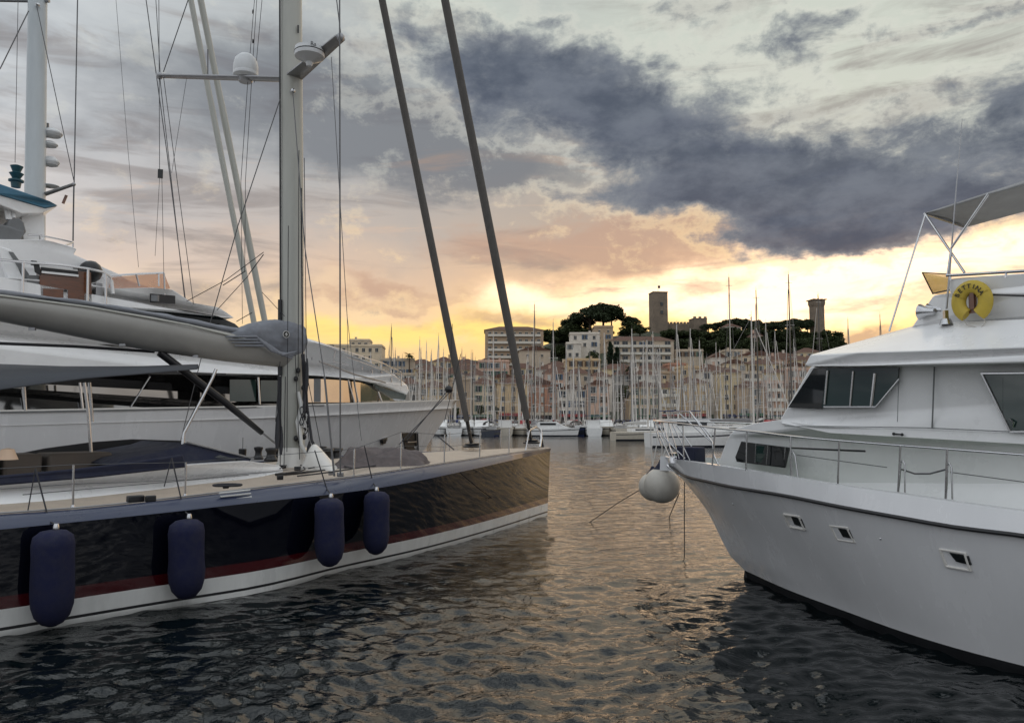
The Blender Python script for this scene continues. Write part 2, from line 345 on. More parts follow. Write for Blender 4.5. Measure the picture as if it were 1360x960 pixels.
def text_mesh(s, size, depth=.004):
    cu = bpy.data.curves.new('lettering', 'FONT'); cu.body = s; cu.size = size; cu.extrude = depth; cu.align_x = 'CENTER'; cu.align_y = 'CENTER'
    o = bpy.data.objects.new('tmp', cu); C.objects.link(o); dg = bpy.context.evaluated_depsgraph_get(); me = bpy.data.meshes.new_from_object(o.evaluated_get(dg)); C.objects.unlink(o); bpy.data.objects.remove(o); return me

# ------------------------------------------------------------------ water: one real rippled sheet out to the horizon
def build_water():
    ri = [0.6]
    while ri[-1] < 4: ri.append(ri[-1] * 1.12)
    while ri[-1] < 70: ri.append(ri[-1] * 1.0045)
    while ri[-1] < 7000: ri.append(ri[-1] * 1.05)
    r = np.array(ri); th = np.concatenate([np.linspace(-52, 52, 640), np.linspace(52, 308, 90)[1:-1]]) * math.pi / 180
    R, T = np.meshgrid(r, th, indexing='ij'); X = R * np.sin(T); Y = R * np.cos(T); Z = np.zeros_like(X)
    dr = np.maximum(np.gradient(r), r * .0028)[:, None]
    g = np.random.default_rng(3); X2 = X + .25 * np.sin(Y * .9 + .3 * X); Y2 = Y + .25 * np.sin(X * .8 + 1.)
    for i in range(110):
        L = .21 * (2.8 / .21) ** (g.random() ** 1.7); k = 2 * math.pi / L; a = g.normal(0, .75) + 1.75
        sl = .040 * (1 if L < .9 else .42); amp = sl / k * g.uniform(.5, 1.3)
        at = np.clip((L / dr - 2.5) / 3, 0, 1)
        Z += at * amp * np.sin(k * (X2 * math.cos(a) + Y2 * math.sin(a)) + g.random() * 6.28)
    patch = .75 + .45 * np.sin(X * .21 + 1.3 * np.sin(Y * .13)) * np.sin(Y * .17 + .8)
    Z *= patch
    nr, nt_ = X.shape; V = np.stack([X, Y, Z], -1).reshape(-1, 3); V = np.vstack([V, [[0, 0, 0]]])
    i, j = np.meshgrid(np.arange(nr - 1), np.arange(nt_), indexing='ij'); j2 = (j + 1) % nt_
    Fq = np.stack([i * nt_ + j, i * nt_ + j2, (i + 1) * nt_ + j2, (i + 1) * nt_ + j], -1).reshape(-1, 4)[:, ::-1]
    me = bpy.data.meshes.new('water'); tri = np.stack([np.arange(nt_), np.full(nt_, nr * nt_), (np.arange(nt_) + 1) % nt_], -1)[:, ::-1]
    nv = len(V); me.vertices.add(nv); me.vertices.foreach_set('co', V.ravel().astype(np.float32))
    loops = np.concatenate([Fq.ravel(), tri.ravel()]); me.loops.add(len(loops)); me.loops.foreach_set('vertex_index', loops.astype(np.int32))
    st = np.concatenate([np.arange(len(Fq)) * 4, len(Fq) * 4 + np.arange(len(tri)) * 3]); me.polygons.add(len(st)); me.polygons.foreach_set('loop_start', st.astype(np.int32))
    me.update(calc_edges=True); me.polygons.foreach_set('use_smooth', [True] * len(me.polygons))
    m = bpy.data.materials.new('harbour_water'); m.use_nodes = True; nt = m.node_tree; P = nt.nodes['Principled BSDF']
    P.inputs['Base Color'].default_value = (.0015, .004, .005, 1); P.inputs['Roughness'].default_value = .03; P.inputs['IOR'].default_value = 1.42
    t = nt.nodes.new('ShaderNodeTexCoord'); prev = None
    for sc, stg, dist, mp_s in ((11., .35, .010, (1, 1.4, 1)), (3.0, .6, .04, (1, 1.6, 1))):
        mp = nt.nodes.new('ShaderNodeMapping'); mp.inputs['Scale'].default_value = mp_s; nt.links.new(t.outputs['Object'], mp.inputs[0])
        n = nt.nodes.new('ShaderNodeTexNoise'); n.inputs['Scale'].default_value = sc; n.inputs['Detail'].default_value = 3; n.inputs['Distortion'].default_value = .6; nt.links.new(mp.outputs[0], n.inputs['Vector'])
        b = nt.nodes.new('ShaderNodeBump'); b.inputs['Strength'].default_value = stg; b.inputs['Distance'].default_value = dist; nt.links.new(n.outputs[0], b.inputs['Height'])
        if prev: nt.links.new(prev.outputs[0], b.inputs['Normal'])
        prev = b
    nt.links.new(prev.outputs[0], P.inputs['Normal']); me.materials.append(m)
    o = bpy.data.objects.new('water', me); C.objects.link(o); struct(o)
build_water()

# ------------------------------------------------------------------ lofting along a boat
def hullcurve(f, pts, T, s_end=None, last=None):
    SP = [(*f.sp(q), q[2]) for q in pts]
    if last: SP += last
    SP.sort(key=lambda r: r[0]); a = np.array(SP); s = a[:, 0]
    S = s[0] + (s[-1] - s[0]) * T; out = []
    for x in S:
        i = int(np.clip(np.searchsorted(s, x, 'right') - 1, 0, len(s) - 2)); h = s[i + 1] - s[i]; w = (x - s[i]) / h; r = [x]
        for c in (1, 2):
            y = a[:, c]; d = (y[i + 1] - y[i]) / h
            m0 = d if i == 0 else .5 * (d + (y[i] - y[i - 1]) / (s[i] - s[i - 1])); m1 = d if i + 2 >= len(s) else .5 * (d + (y[i + 2] - y[i + 1]) / (s[i + 2] - s[i + 1]))
            r.append((2 * w**3 - 3 * w**2 + 1) * y[i] + (w**3 - 2 * w**2 + w) * h * m0 + (-2 * w**3 + 3 * w**2) * y[i + 1] + (w**3 - w**2) * h * m1)
        out.append(f.w(*r))
    return out
def both(f, mb, rows, mis):
    mb.grid(rows, mis=mis); mb.grid([[f.mir(q) for q in r] for r in rows], mis=mis)
def between(f, a, b, k, n):
    return [np.array(a[i]) * (1 - k / n) + np.array(b[i]) * k / n for i in range(len(a))]
def wires(mb, segs, d=None, r=.008, n=5):
    for sgm in segs:
        u1, v1, u2, v2 = sgm[:4]; d1 = sgm[4] if len(sgm) > 4 else d; d2 = sgm[5] if len(sgm) > 5 else d1; rr = sgm[6] if len(sgm) > 6 else r
        mb.tube([atD(u1, v1, d1), atD(u2, v2, d2)], rr, n)
T = np.linspace(0, 1, 60) ** 1.15

# ================================================================== the navy sailing yacht
bow = atZ(727, 684, 0); S = Frame(bow[:2], (-.7, -.714))
sy = thing('sailing_yacht', 'large sailing yacht with glossy black hull, red stripe, blue gunwale and long grey boom', 'sailing yacht', (*S.w(10, 0, 0)[:2], 0))
wl = hullcurve(S, [bow] + [atZ(u, v, 0) for u, v in ((640, 712), (550, 737), (450, 760), (340, 788))], T, last=[(13.4, 3.66, 0), (16, 3.68, 0), (24, 3.5, 0), (31, 3.0, 0)])
gun = hullcurve(S, [S.pick(730.5, 599, .02)] + [S.pick(*q) for q in ((680, 611, 1.6), (600, 629, 2.75), (520, 645, 3.25), (450, 655, 3.5), (340, 667, 3.68), (225, 680, 3.75), (100, 693, 3.76), (0, 703, 3.72))], T, last=[(20, 3.7, 1.5), (25, 3.55, 1.5), (31, 3.1, 1.5)])
dke = hullcurve(S, [S.pick(730.5, 596, .015)] + [S.pick(*q) for q in ((680, 602, 1.3), (600, 614, 2.42), (520, 626, 2.95), (450, 636, 3.15), (340, 649, 3.34), (225, 663, 3.44), (100, 676, 3.46), (0, 683, 3.42))], T, last=[(20, 3.4, 1.7), (25, 3.25, 1.7), (31, 2.8, 1.7)])
def atz(lo, hi, z):   # row between waterline and gunwale at height z with slight flare
    out = []
    for a, b in zip(lo, hi):
        k = (z - a[2]) / (b[2] - a[2]); e = k + .12 * k * (1 - k); q = a * (1 - e) + b * e; q[2] = z; out.append(q)
    return out
keel = [q + np.array([0, 0, -.7]) for q in hullcurve(S, [S.w(.3, 0, 0), S.w(8, 2.2, 0), S.w(16, 2.9, 0), S.w(31, 2.4, 0)], T)]
rows = [keel, wl, atz(wl, gun, .09), atz(wl, gun, .135), atz(wl, gun, .39), atz(wl, gun, .57)] + [atz(wl, gun, z) for z in (.8, 1.05, 1.3)] + [gun]
h = MB(); both(S, h, rows, [2, 2, 3, 2, 1, 0, 0, 0, 0])
end = [r[-1] for r in rows]; h.add(end + [S.mir(q) for q in end][::-1], [tuple(range(2 * len(end)))], 0)
h.build('hull', ['navy', 'red', 'white', 'black'], sy, ang=50)
g = MB(); bul = [(a * .5 + b * .5) + np.array([*S.n * .05, .05]) for a, b in zip(gun, dke)]; inn = [q + np.array([0, 0, -.03]) - np.array([*S.n * .02, 0]) for q in dke]
both(S, g, [gun, bul, dke, inn], [0, 0, 0]); g.build('gunwale', 'blue', sy, ang=60)
dk = MB(); dr = []
for k in range(9):
    w = 1 - k / 4; row = []
    for q in inn:
        s, p = S.sp(q); row.append(S.w(s, p * w, q[2] - .012 + .10 * (1 - w * w)))
    dr.append(row)
dk.grid(dr); dk.build('deck', 'teak', sy)
def sdeck(u, v, z=1.9): return atZ(u, v, z)
# toe rail line and scupper vents
tr = MB(); tr.tube([q + np.array([0, 0, .02]) for q in dke[:52]], .014, 6); tr.build('toe_rail', 'alu', sy)
for k in range(4):
    a = S.pick(291 + k * 1.6, 655 + k * 4.6, 3.62); b = S.pick(332 + k * 1, 650.5 + k * 4.6, 3.6); m = MB(); m.tube([a, b], .016, 6); m.build('gunwale_vent', 'white', sy)
# coachroof
cr = MB(); S.block(cr, [(-300, 712, 2.1), (-300, 668, 1.95), (0, 641, 1.95), (85, 634, 1.95), (235, 618, 1.9), (330, 612, 1.6), (372, 618, 1.1), (378, 626, 1.1), (335, 636, 1.7), (225, 653, 2.05), (100, 666, 2.1), (0, 673, 2.1)])
cr.build('coachroof', 'gel', sy, bevel=.05)
cl = MB(); S.slab(cl, [(30, 656, 2.08), (330, 630, 1.7), (330, 631, 1.7), (30, 657.4, 2.08)], .012); cl.build('styling_line', 'grey', sy)
co = MB(); S.slab(co, [(-200, 664, 1.85), (-200, 648, 1.85), (0, 631, 1.85), (100, 622, 1.85), (180, 612, 1.85), (240, 603, 1.8), (245, 620, 1.8), (120, 634, 1.85), (0, 644, 1.85)], .12); co.build('cockpit_coaming', 'navyc', sy, bevel=.03)
ws = MB(); S.block(ws, [(150, 618, 1.6), (165, 610, 1.55), (238, 594, 1.3), (248, 588, 1.2), (290, 597, 1.2), (336, 608, 1.2), (331, 614, 1.4), (240, 620, 1.7)]); w_ = ws.build('companionway_dodger', 'navyc', sy, bevel=.03)
gl = MB(); S.slab(gl, [(292, 604, 1.36), (322, 611.5, 1.36), (318, 613, 1.36), (284, 607, 1.4)], .02); gl.build('dodger_window', 'glass', w_)
fr_ = MB(); fr_.tube([S.pick(248, 587, 1.25), S.pick(292, 598, 1.25), S.pick(337, 609, 1.25)], .022, 6); fr_.build('dodger_frame', 'alu', w_)
sc_ = MB(); S.slab(sc_, [(15, 604, -1.5), (60, 595, -1.5), (120, 587, -1.5), (175, 583, -1.5), (240, 585, -1.5), (246, 592, -1.5), (240, 602, -1.5), (150, 608, -1.5), (15, 616, -1.5)], .06); sc_.build('cockpit_backrest', 'black', sy)
for (u0, u1, y0, y1) in ((-60, -2, 604, 622), (2, 55, 603, 620), (60, 148, 601, 617)):
    c = MB(); S.block(c, [(u0, y1, -.3), (u0, y0, -.3), (u1, y0 - 3, -.3), (u1, y1 - 3, -.3)]); c = MB()
    a, b = S.sp(S.pick(u0, y0, .2))[0], S.sp(S.pick(u1, y0, .2))[0]; zt = S.pick((u0 + u1) / 2, y0, .2)[2]
    q = S.w((a + b) / 2, -.1, zt - .22); c.box(q, (abs(a - b) * .97, .9, .44), math.atan2(S.a[1], S.a[0])); c.build('cockpit_cushion', 'cush', sy, bevel=.06)
tb = MB(); a = S.pick(10, 601, .9); tb.lathe(a - np.array([0, 0, .12]), [(.17, 0), (.15, .05), (.10, .18), (.02, .2)], 14); tb.build('table_lamp', 'lamp', sy)
# mast, raked slightly aft
mb_ = S.pick(389, 612, 0); mt_ = S.pick(386.5, 0, 0); md = (mt_ - mb_) / (mt_[2] - mb_[2]); mast_at = lambda z: mb_ + md * (z - mb_[2])
TOP = 33.; m = MB(); m.tube([mast_at(mb_[2] - .3), mast_at(8), mast_at(18), mast_at(TOP)], [(.30, .235), (.295, .23), (.26, .2), (.12, .1)], 20, flat=(*S.a, 0)); mast = m.build('mast', 'mastc', sy)
t_ = MB(); aft = np.array([*S.a, 0]); nn = np.array([*S.n, 0])
t_.tube([mast_at(5.2) + aft * .33 + nn * .03, mast_at(20) + aft * .31 + nn * .02], (.02), 6); t_.build('sail_track', 'black', mast)
t_ = MB(); t_.tube([mast_at(4.1) + aft * .35 + nn * .03, mast_at(5.9) + aft * .34 + nn * .03], .05, 8); t_.build('track_cover', 'black', mast)
col = MB(); col.lathe(mb_ - np.array([0, 0, .2]), [(.42, 0), (.41, .08), (.35, .2), (.33, .5), (.32, .52)], 20); col.build('mast_collar', 'gel2', mast)
bt = MB(); bt.tube([S.pick(405, 480, .3), S.pick(408, 540, .4), S.pick(414, 585, .6), S.pick(428, 612, .8)], [.02, .03, .035, .03], 8); bt.build('halyard_bag', 'rope', mast)
for (u, vs) in ((372, (500, 545, 590)), (404, (470, 510, 560))):
    l = MB(); l.tube([S.pick(u + random.uniform(-2, 2), v, .32) for v in vs], .045, 8); l.build('rope_coil', 'rope', mast)
for (u, v) in ((393, 503), (396, 492), (403, 515), (399, 587), (404, 580), (393, 582)):
    c = MB(); c.sph(S.pick(u, v, .3), .055, 10, sc=(1, 1, 1.3)); c.build('mast_cleat', 'black', mast)
for (u, v0, v1, r) in ((368, 548, 596, .06), (373, 566, 604, .05), (407, 476, 520, .05), (404, 520, 548, .04), (410, 586, 612, .07)):
    m = MB(); a, b = S.pick(u, v1, .5), S.pick(u + 1, v0, .42); m.tube([a, a * .7 + b * .3, a * .3 + b * .7, b], [r * .6, r, r * .8, r * .3], 10); m.build('rope_pouch', 'rope', mast)
for (u1, v1, u2, v2) in ((374, 488, 372, 628), (379, 500, 377, 630), (383, 300, 381, 600), (397, 200, 396, 500), (392, 470, 398, 610), (400, 470, 412, 600), (408, 500, 430, 612), (372, 480, 366, 560)):
    m = MB(); m.tube([S.pick(u1, v1, .36), S.pick(u2, v2, .44)], .009, 5); m.build('mast_line', 'rope', mast)
for k in range(5):
    m = MB(); c0 = S.pick(401 + k, 540 + k * 3, .48); m.tube([c0 + np.array([.05 * math.sin(a * 2 + k), .03 * k, -.22 * (1 - math.cos(a))]) for a in np.linspace(0, 6.28, 12)], .013, 5); m.build('hanging_coil', 'white' if k % 2 else 'rope', mast)
lf = MB(); lf.tube([S.pick(396, 520, .34), S.pick(401, 540, .36), S.pick(396, 560, .36), S.pick(400, 590, .4), S.pick(408, 606, .5)], [.035, .06, .07, .05, .03], 8); lf.build('halyard_tails', 'white', mast)
# spreaders with domes
def spreader(z, u1, v1, d1, u2, v2, d2):
    m = MB(); a = atD(u1, v1, d1); b = atD(u2, v2, d2); c = mast_at(z)
    m.tube([c + (a - c) * .04, a], [(.05, .16), (.045, .10)], 10, flat=(0, 0, 1)); m.sph(a, .09, 10)
    m.build('spreader', 'alu', mast); m = MB(); m.tube([c + (b - c) * .06, b], [(.05, .22), (.05, .14)], 10, flat=(0, 0, 1)); m.sph(b, .10, 10); m.build('spreader', 'alu', mast)
zs = mast_at(10)[2]; zsp = S.pick(388, 106, 0)[2]
spreader(zsp, 212, 101, 18.9, 452, 50, 16.9)
def dome(u, v, d, r, h, name, lid, par=None):
    m = MB(); b = atD(u, v, d); m.lathe(b, [(r * .75, 0), (r * .98, h * .10), (r, h * .22), (r * .99, h * .23), (r, h * .25), (r * .99, h * .5), (r * .85, h * .78), (r * .5, h * .95), (r * .1, h)], 24)
    o = m.build(name, 'radome', par or mast); return o, b
dm_, db = dome(326, 104, 18.6, .30, .62, 'satellite_dome', None)
br = MB(); br.lathe(db - np.array([0, 0, .1]), [(.16, 0), (.2, .1)], 12); br.build('dome_bracket', 'alu', dm_)
m = MB(); rb = atD(411, 80, 17.3); m.lathe(rb, [(.06, -.15), (.09, -.06), (.2, 0), (.33, .07), (.345, .16), (.34, .18), (.33, .27), (.2, .31), (.02, .32)], 28); rd = m.build('radar_dome', 'radome', mast)
m = MB(); m.lathe(rb, [(.349, .155), (.351, .165), (.349, .175)], 28); m.build('radome_seam', 'black', rd)
lt = text_mesh('Ra', .13); lt.materials.append(MT['black']); lo = bpy.data.objects.new('lettering', lt); C.objects.link(lo); lo.parent = rd
lo.location = Vector(rb + np.array([.17, -.325, .225])) - sy.location; lo.rotation_euler = (math.radians(90), 0, math.radians(25))
for (u, v) in ((389, 121),):
    c = MB(); c.sph(atD(u, v, 18.1), .06, 10); c.build('mast_light', 'chrome', mast)
w = MB(); w.tube([atD(396, 44, 18.2), atD(396, 34, 18.2)], .02, 6); w.build('wind_fitting', 'black', mast)
# boom and sail cover
def boomring(u, vt, vb, wd):
    a = S.pick(u, vt, 0); b = S.pick(u, vb, 0); c = (a + b) / 2; hh = abs(a[2] - b[2]) / 2; r = []
    for k in range(16):
        an = 2 * math.pi * k / 16; ca, sa = math.cos(an), math.sin(an)
        y = wd * (1 + .25 * sa) * math.copysign(abs(ca) ** .8, ca); r.append(c + nn * y + np.array([0, 0, hh * math.copysign(abs(sa) ** .9, sa)]))
    return r
m = MB(); rs = [boomring(*q) for q in ((-420, 352, 390, .22), (-160, 374, 400, .3), (0, 392, 427, .36), (100, 405, 447, .38), (200, 421, 466, .36), (300, 441, 480, .3), (385, 468, 489, .2))]
m.grid(rs, close=True); m.add(rs[-1], [tuple(range(16))]); m.add(rs[0], [tuple(range(16))]); bo = m.build('boom', 'boom', sy, ang=60)
m = MB()
for q in ((-420, 352), (-160, 373), (0, 390.5), (115, 406), (240, 428), (330, 451)): pass
for sd_ in (1, -1): m.tube([S.pick(u, v, 0) + nn * .34 * sd_ * (1 if u < 250 else .8) for u, v in ((-420, 356), (-160, 378), (0, 396), (115, 411), (240, 433), (345, 458))], .022, 6)
m.build('boom_edge', 'mastc', bo)
m = MB(); m.tube([S.pick(u, v, 0) for u, v in ((-300, 360), (0, 389), (60, 397), (120, 404), (200, 418), (280, 434), (340, 446))], [(.05, .14), (.05, .16), (.07, .18), (.05, .16), (.07, .17), (.09, .18), (.12, .2)], 12, flat=(0, 0, 1)); crumple(m.build('flaked_sail', 'cover', bo), 3, .10)
m = MB(); cr_ = []
for (u, vt, vb, wd) in ((296, 441, 452, .18), (318, 436, 462, .26), (334, 428, 464, .31), (352, 425, 474, .34), (374, 425, 482, .36), (394, 427, 480, .34), (402, 432, 472, .24), (404, 440, 462, .1)): cr_.append(boomring(u, vt, vb, wd))
m.grid(cr_, close=True); m.add(cr_[-1], [tuple(range(16))]); m.add(cr_[0], [tuple(range(16))]); cv = crumple(m.build('sail_cover', 'cover', sy, ang=70), 3, .13)
m = MB()
for k in range(4): m.tube([S.pick(300 + k * 4, 447 + k * 4, .36), S.pick(340 + k * 6, 447 + k * 4, .40), S.pick(360 + k * 5, 465 + k * 2, .42), S.pick(388 + k * 2, 476 - k * 3, .38)], [.015, .035, .04, .02], 8)
m.build('cover_fold', 'cover', cv)
lg = MB(); lc = S.pick(380, 444, .42); q = Vector((*S.n, 0)); lg.lathe(lc, [(.085, 0), (.085, .006)], 24, axis=q); lg.lathe(lc, [(.072, .004), (.072, .010)], 24, 1, axis=q)
x_ = np.array([*(-S.a), 0]); zz = np.array([0, 0, 1.]); P_ = lambda a, b: lc + nn * .014 + x_ * a + zz * b
lg.add([P_(.02, .06), P_(-.045, -.01), P_(-.002, -.006), P_(-.02, -.06), P_(.045, .01), P_(.002, .006)], [(0, 1, 2), (0, 2, 5), (2, 3, 4), (2, 4, 5)]); lg.build('round_emblem', ['white', 'black'], cv, merge=False)
# kicker strut
m = MB(); m.tube([S.pick(212, 468, 0), S.pick(300, 535, 0), S.pick(348, 575, 0)], [.085, .085, .06], 12); va = m.build('boom_vang', 'black', sy)
m = MB(); m.tube([S.pick(346, 573, 0), S.pick(374, 595, 0)], .025, 8); m.build('vang_rod', 'alu', va)
# black control line under the boom
m = MB(); m.tube([S.pick(u, v, -.2) for u, v in ((-200, 448), (0, 456), (100, 460), (205, 467))], .03, 6); m.build('reefing_line', 'rope', bo)
for (u, v) in ((43, 437), (163, 458), (260, 473)): m = MB(); m.box(S.pick(u, v, .12), (.12, .05, .05), 0); m.build('boom_fitting', 'alu', bo)
# headstays
b1 = S.pick(627, 593, 0); b2 = S.pick(706, 588, 0); t1 = S.pick(507, -2, 0); t2 = S.pick(590.5, -2, 0)
for b, t, r0, zt in ((b1, t1, .105, 24.), (b2, t2, .125, 31.)):
    d = (t - b) / (t[2] - b[2]); m = MB(); N = 26; pts = [b + d * (z - b[2]) for z in np.linspace(b[2] + .75, zt, N)]
    m.tube(pts, [r0 * (.75 + .35 * min(1, (i + .5) / 3)) * (1 - .35 * i / N) * random.uniform(.96, 1.05) for i in range(N)], 12); hs = m.build('furled_headsail', 'stay', sy, ang=80)
    m = MB(); m.tube([b, b + d * .8], .05, 8); m.build('stay_foot', 'black', hs); m = MB(); m.lathe(b - np.array([0, 0, .02]), [(.26, 0), (.28, .04), (.2, .08), (.22, .11), (.08, .14)], 18); m.build('furling_drum', 'black', hs)
    m = MB(); m.tube([b + d * .5 + nn * .08, b + d * 8 + nn * .05], .008, 5); m.build('furling_line', 'rope', hs)
# shrouds and running lines
def rig(name, segs, par, mt='wire', r=.01):
    for sg in segs:
        m = MB(); wires(m, [sg], 17, r); m.build(name, mt, par)
rig('shroud', [(451, 0, 452, 630, 16.2, 15.6, .017), (453, 50, 447, 0, 16.9, 16.9, .013), (440, 76, 461, 420, 17, 17.5, .008), (461, 420, 462, 470, 17.5, 17.5, .006), (211, 0, 212, 232, 18.9, 18.9, .009), (250, 0, 217, 96, 18.5, 18.9, .012), (207, 0, 213, 101, 18.9, 18.9, .009),
                (212, 101, 245, 395, 18.9, 19.5, .01), (194, 0, 222, 205, 19, 19.5, .012), (222, 205, 246, 396, 19.5, 20, .012), (217, 101, 257, 404, 18.9, 20, .009), (248, 103, 228, 230, 19, 19, .006)], sy)
rig('lower_shroud', [(389, 124, 405, 330, 17.8, 17, .012), (405, 330, 431, 500, 17, 16.2, .012), (431, 500, 444, 632, 16.2, 15.6, .022), (461, 420, 480, 585, 16.5, 15.8, .007), (372, 132, 316, 300, 18, 18.3, .012), (316, 300, 276, 440, 18.3, 18.6, .012), (276, 440, 240, 585, 18.6, 19, .010)], sy)
rig('halyard', [(338, 0, 329, 110, 18.6, 18.6, .007), (341, 0, 334, 110, 18.6, 18.6, .007), (348, 0, 338, 110, 18.6, 18.6, .007), (329, 110, 320, 240, 18.6, 18.6, .007), (334, 110, 326, 240, 18.6, 18.6, .007), (320, 240, 322, 430, 18.6, 18.6, .006), (326, 240, 325, 360, 18.6, 18.6, .007), (400, 250, 402, 480, 17.8, 17.8, .018), (404, 210, 407, 480, 17.8, 17.8, .009)], sy, 'rope')
rig('lazy_line', [(350, 335, 300, 372, 18.9, 19.5, .010), (300, 372, 248, 400, 19.5, 20, .010), (326, 360, 296, 379, 18.9, 19, .012), (330, 366, 288, 412, 18.9, 19, .009), (350, 338, 330, 365, 18.9, 18.9, .012), (348, 388, 378, 420, 18.9, 18, .008), (335, 415, 314, 427, 18.9, 18.9, .01)], sy, 'rope')
for (u, v) in ((336, 16), (336, 55), (336, 90)):
    m = MB(); m.sph(atD(u, v, 18.6), .035, 8, sc=(.7, .7, 1.8)); m.build('halyard_block', 'black', sy)
m = MB(); m.box(atD(213, 231, 18.9), (.12, .05, .22), .4); m.build('rigging_block', 'black', sy)
rig('runner_line', [(212, 236, 206, 340, 18.9, 19.2, .005), (215, 236, 218, 385, 18.9, 20, .006)], sy, 'rope')
m = MB(); m.tube([atD(154, 0, 20), atD(170, 200, 20), atD(184, 355, 20)], .006, 4); m.build('topping_line', 'wire', sy)
rig('furler_lead', [(595, 518, 540, 585, 18.5, 17, .011), (600, 518, 530, 590, 18.5, 16.8, .011), (612, 470, 590, 560, 18.5, 18.5, .008), (601, 430, 597, 518, 18.5, 18.5, .006), (580, 578, 603, 597, 18.5, 18, .014)], sy, 'rope')
m = MB(); m.sph(atD(596, 517, 18.5), .10, 14, sc=(1, 1, .95)); m.build('day_shape_ball', 'black', sy)
# bimini awning over the cockpit
m = MB(); ar = []
for (u, vn, vf) in ((-260, 520, 470), (-60, 516, 480), (0, 517, 484), (60, 509, 486), (115, 502, 488), (180, 497, 489), (262, 490, 489.5)):
    a = S.pick(u, vn, 1.5); b = S.pick(u + 2, vf, -1.1); ar.append([a * (1 - k / 4) + b * k / 4 + np.array([0, 0, .09 * math.sin(math.pi * k / 4)]) for k in range(5)])
m.grid(ar); aw = m.build('cockpit_awning', 'awn', sy, merge=False, solid=.02)
for seg in (((112, 508, 1.2), (117, 545, 1.2), (121, 600, 1.2)), ((119, 508, -1.2), (123, 560, -1.2)), ((243, 592, 1.1), (244, 575, 1.1), (282, 502, 1.1), (287, 490, 1.1)), ((32, 514, -1.1), (34, 545, -1.1))):
    m = MB(); m.tube([S.pick(*q) for q in seg], .03 if seg[0][0] != 243 else .035, 8); m.build('awning_pole', 'chrome', aw)
m = MB(); m.tube([S.pick(199, 500, 0), S.pick(173, 541, 0)], .018, 6); m.build('awning_strut', 'chrome', aw)
# stanchions and lifelines
st = [(97, 672, 617, 3.3), (246, 657, 614, 3.25), (470, 632, 596, 2.9), (532, 623, 574, 2.75), (590, 615, 577, 2.3), (637, 608, 573, 1.8), (676, 603, 568, 1.2)]; tops = []
for (u, vb, vt, p) in st:
    a = S.pick(u, vb, p); b = S.pick(u + .7, vt, p); tops.append(b); m = MB(); m.tube([a - np.array([0, 0, .04]), b], .017, 8); m.lathe(a - np.array([0, 0, .03]), [(.04, 0), (.03, .05)], 10); m.build('stanchion', 'chrome', sy)
for (u, vb, vt) in ((597, 600, 560), (665, 596, 575)): m = MB(); a = atZ(u, vb, 2.05); m.tube([a, a + np.array([0, 0, .62])], .015, 6); m.build('stanchion', 'chrome', sy)
m = MB(); m.tube([S.w(19.5, 3.4, 2.3)] + tops, .006, 5); m.tube([S.w(19.5, 3.4, 2.0)] + [t - np.array([0, 0, .3]) for t in tops], .005, 5); m.build('lifeline', 'wire', sy)
m = MB(); q = [S.pick(698, 598, .7), S.pick(703, 572, .65), S.pick(712, 567, .1), S.pick(717, 570, -.4), S.pick(722, 594, -.5)]; m.tube(q, .022, 8); m.tube([S.pick(718, 570, -.4), S.pick(719, 582, -.2), S.pick(717, 594, 0)], .035, 8); m.build('bow_pulpit', 'chrome', sy)
m = MB(); m.tube([S.pick(718, 580, -.3), S.pick(720, 590, -.3), S.pick(720, 596, -.3)], .05, 8); m.build('coiled_line', 'rope', sy)
# deck gear
for (u, v, r) in ((360, 606, .17), (368, 605, .12), (435, 607, .18), (446, 606, .2), (343, 604, .13), (428, 603, .13)):
    m = MB(); b = atZ(u, v + 6, 1.95); m.lathe(b, [(r * 1.05, 0), (r * 1.1, .04), (r * .72, .12), (r * .68, .22), (r * .95, .3), (r * .9, .34), (r * .3, .36)], 18); m.build('winch', 'black', sy)
m = MB(); b = atZ(322, 607, 2.0); m.lathe(b, [(.1, 0), (.11, .22), (.09, .24)], 12); m.tube([b + np.array([0, 0, .2]), b + np.array([0, 0, .55])], .008, 5); m.build('deck_instrument', 'black', sy)
m = MB(); m.tube([atZ(366, 630, 1.92), atZ(410, 627, 1.92), atZ(478, 620, 1.95)], .03, 6); m.build('genoa_track', 'black', sy)
for pts in (((372, 622), (390, 614), (405, 624), (380, 628)), ((410, 622), (440, 616), (470, 622)), ((480, 618), (520, 612), (600, 606), (690, 598)), ((395, 632), (430, 628), (478, 621)), ((500, 612), (540, 606), (580, 600)), ((430, 628), (500, 618), (560, 612), (650, 604))):
    m = MB(); m.tube(spline([atZ(u, v, 2.0) for u, v in pts], 12), .014, 6); m.build('deck_line', 'rope', sy)
for (u, v, s_) in ((375, 620, .16), (395, 622, .14), (372, 634, .12), (180, 662, .22), (200, 662, .14), (300, 645, .1), (440, 628, .12), (452, 630, .13)):
    m = MB(); m.box(atZ(u, v, 1.97), (s_, s_ * .5, .09), .8); m.build('deck_fitting', 'black' if u < 400 else 'alu', sy, bevel=.015)
m = MB(); c0 = atZ(302, 648, 1.95); m.tube([c0 + np.array([.16 * math.cos(a) * 1.4, .16 * math.sin(a), .05]) for a in np.linspace(0, 12, 40)], .02, 6); m.build('rope_ring', 'rope', sy)
